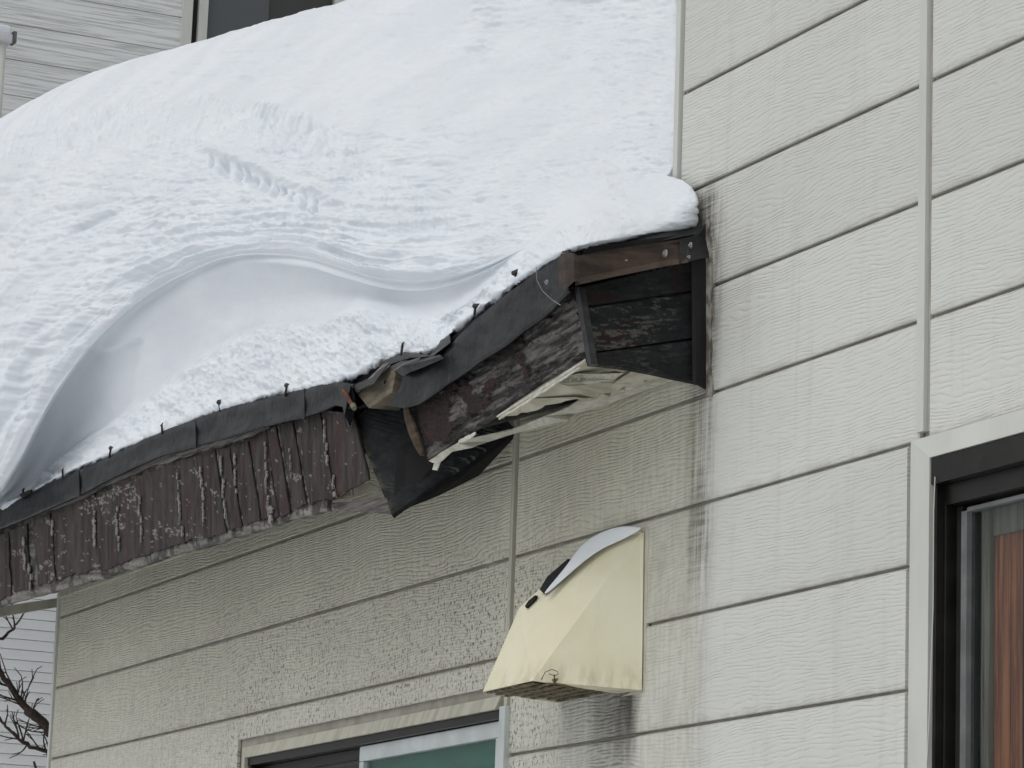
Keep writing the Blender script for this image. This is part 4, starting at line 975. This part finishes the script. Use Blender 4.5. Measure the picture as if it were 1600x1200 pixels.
# downpipe at the far left with its snow capped bracket
dpX = XN+.6
dp = thing('downpipe', 'thin white downpipe at the left edge in front of the grey siding', 'pipe', PX(5, 190, dpX)*np.array([1, 1, 0]))
a = PX(6, 62, dpX); b = PX(3, 200, dpX); bz = b.copy(); bz[2] = 0
MB().tube([a, np.array([a[0], a[1], 0])], .036, 12).build('pipe', MAT['trim'], dp)
pa, pb = PX(-10, 66, dpX), PX(17, 56, dpX)
bevel(MB().box((dpX-.1, pa[1], pa[2]), (dpX+.1, pb[1], pb[2])).build('hopper', simple('pale_metal', (.5, .52, .53), (.6, .62, .63), 4, .5, .001), dp), .02)
pa, pb = PX(17.5, 68, dpX), PX(25, 51, dpX)
bevel(MB().box((dpX-.1, pa[1], pa[2]), (dpX+.06, pb[1], pb[2])).build('bracket', simple('bracket_grey', (.10, .10, .095), (.16, .155, .15), 8, .6, .001), dp), .01)
pa, pb = PX(-10, 56, dpX), PX(17, 43, dpX)
sc_ = MB().box((dpX-.1, pa[1], pa[2]+.005), (dpX+.1, pb[1], pb[2])).build('snow_patch', MAT['snow'], None, label='small snow cap on the downpipe bracket at the top left edge', cat='snow', loc=(dpX, pa[1], pa[2])); bevel(sc_, .05, 4)

# ================================================================== NEIGHBOUR, BOTTOM LEFT
XW = -29.0
wm = NT('white_lap_siding', .55, .3); p, x, y, z = wm.pos()
wl = wm.noise(wm.scale(p, (1, .8, 30)), 1.0, 3, .6); wm.bump(wl, 1, .003); wm.col(wm.mix(wm.smooth(wl, .3, .6), (.90, .91, .91), (.94, .95, .95)))
wh = thing('white_house', 'bright white lap sided house seen past the lower left wall corner', 'house', (XW-2, 3, 0))
ya, yb = PX(-500, 1000, XW)[1], PX(600, 1000, XW)[1]; ztop = PX(50, 880, XW)[2]
MB().box((XW-.03, ya, -.3), (XW-6, yb, ztop)).build('wall', wm.m, wh)
zz = .2
while zz < ztop-.1:
    z2 = min(zz+.095, ztop)
    MB().add([(XW-.03, ya, zz), (XW+.014, ya, zz), (XW, ya, z2-.006), (XW-.03, ya, z2-.006), (XW-.03, yb, zz), (XW+.014, yb, zz), (XW, yb, z2-.006), (XW-.03, yb, z2-.006)], [(0, 1, 2, 3), (7, 6, 5, 4), (1, 5, 6, 2), (0, 4, 5, 1), (2, 6, 7, 3)]).build('siding_board', wm.m, wh); zz = z2
# grey rail running to the house corner
a, b, c, d = P(-60, 962, -.0), P(91, 934, -.0), P(91, 950, -.0), P(-60, 976, -.0)
m = MB(); XBm = -21.6
q0 = [PX(-60, 957, XBm), PX(92, 934, XBm), PX(92, 948, XBm), PX(-60, 974, XBm)]
m.prism(q0, (-.06, 0, 0)); m.build('side_eave_rail', MAT['trim_tan'], house)

# ================================================================== BARE TREE
XT = -25.0
bark = simple('dark_bark', (.045, .032, .028), (.09, .065, .055), 30, .9, .004, (1, 1, 1))
tr_base = PX(190, 1290, XT); tree = thing('bare_tree', 'leafless dark tree whose twigs show past the lower left corner', 'tree', (tr_base[0], tr_base[1], 0))
MB().tube([(tr_base[0], tr_base[1], -.2), (tr_base[0], tr_base[1]-.03, 1.6), tr_base, PX(215, 1210, XT)], [.13, .10, .07, .05], 12).build('trunk', bark, tree)
def branch(pp, r0, r1, twigs, seed):
    R = random.Random(seed); pts3 = []; N = len(pp)
    for i, (a, b) in enumerate(pp): pts3.append(PX(a, b, XT+.12*math.sin(i*1.3+seed)))
    fine = []
    for i in range(N-1):
        for k in range(4):
            t = k/4; q = lerp(pts3[i], pts3[i+1], t); fine.append(q+np.array([0, R.uniform(-.010, .010), R.uniform(-.010, .010)]))
    fine.append(pts3[-1]); n = len(fine)
    m = MB(); m.tube(fine, [lerp(r0, r1, i/(n-1))*R.uniform(.9, 1.15) for i in range(n)], 8)
    for k in range(twigs):
        i = R.randrange(1, n-1); p0 = fine[i]; t = fine[i+1]-fine[i]; t /= np.linalg.norm(t)+1e-9
        an = R.choice([-1, 1])*R.uniform(.5, 1.2); ca, sa_ = math.cos(an), math.sin(an)
        d = np.array([R.uniform(-.3, .3), t[1]*ca-t[2]*sa_, t[1]*sa_+t[2]*ca]); L = R.uniform(.09, .34); ps = [p0]; 
        for s_k in range(4):
            d = d+np.array([0, R.uniform(-.25, .25), R.uniform(-.1, .3)]); d /= np.linalg.norm(d); ps.append(ps[-1]+d*L/4)
            if R.random() < .55:
                dd = d+np.array([0, R.uniform(-.9, .9), R.uniform(-.6, .6)]); dd /= np.linalg.norm(dd); l2 = R.uniform(.02, .09)
                m.tube([ps[-1], ps[-1]+dd*l2], [.0042, .0030], 5)
        m.tube(ps, [.0075, .0065, .0055, .0048, .0036], 6)
    m.build('branch', bark, tree, smooth=True)
branch([(200, 1250), (150, 1205), (110, 1172), (78, 1142), (55, 1120), (42, 1108), (22, 1083), (0, 1052), (-30, 1015)], .055, .018, 26, 3)
branch([(190, 1268), (140, 1215), (80, 1178), (48, 1167), (25, 1150), (10, 1135), (-5, 1118), (-40, 1090)], .020, .008, 12, 9)
branch([(-120, 1110), (-80, 1060), (-30, 1015), (0, 1000), (18, 985), (26, 975), (38, 957)], .020, .006, 5, 12)
branch([(190, 1290), (100, 1260), (60, 1225), (53, 1190)], .018, .010, 2, 5)
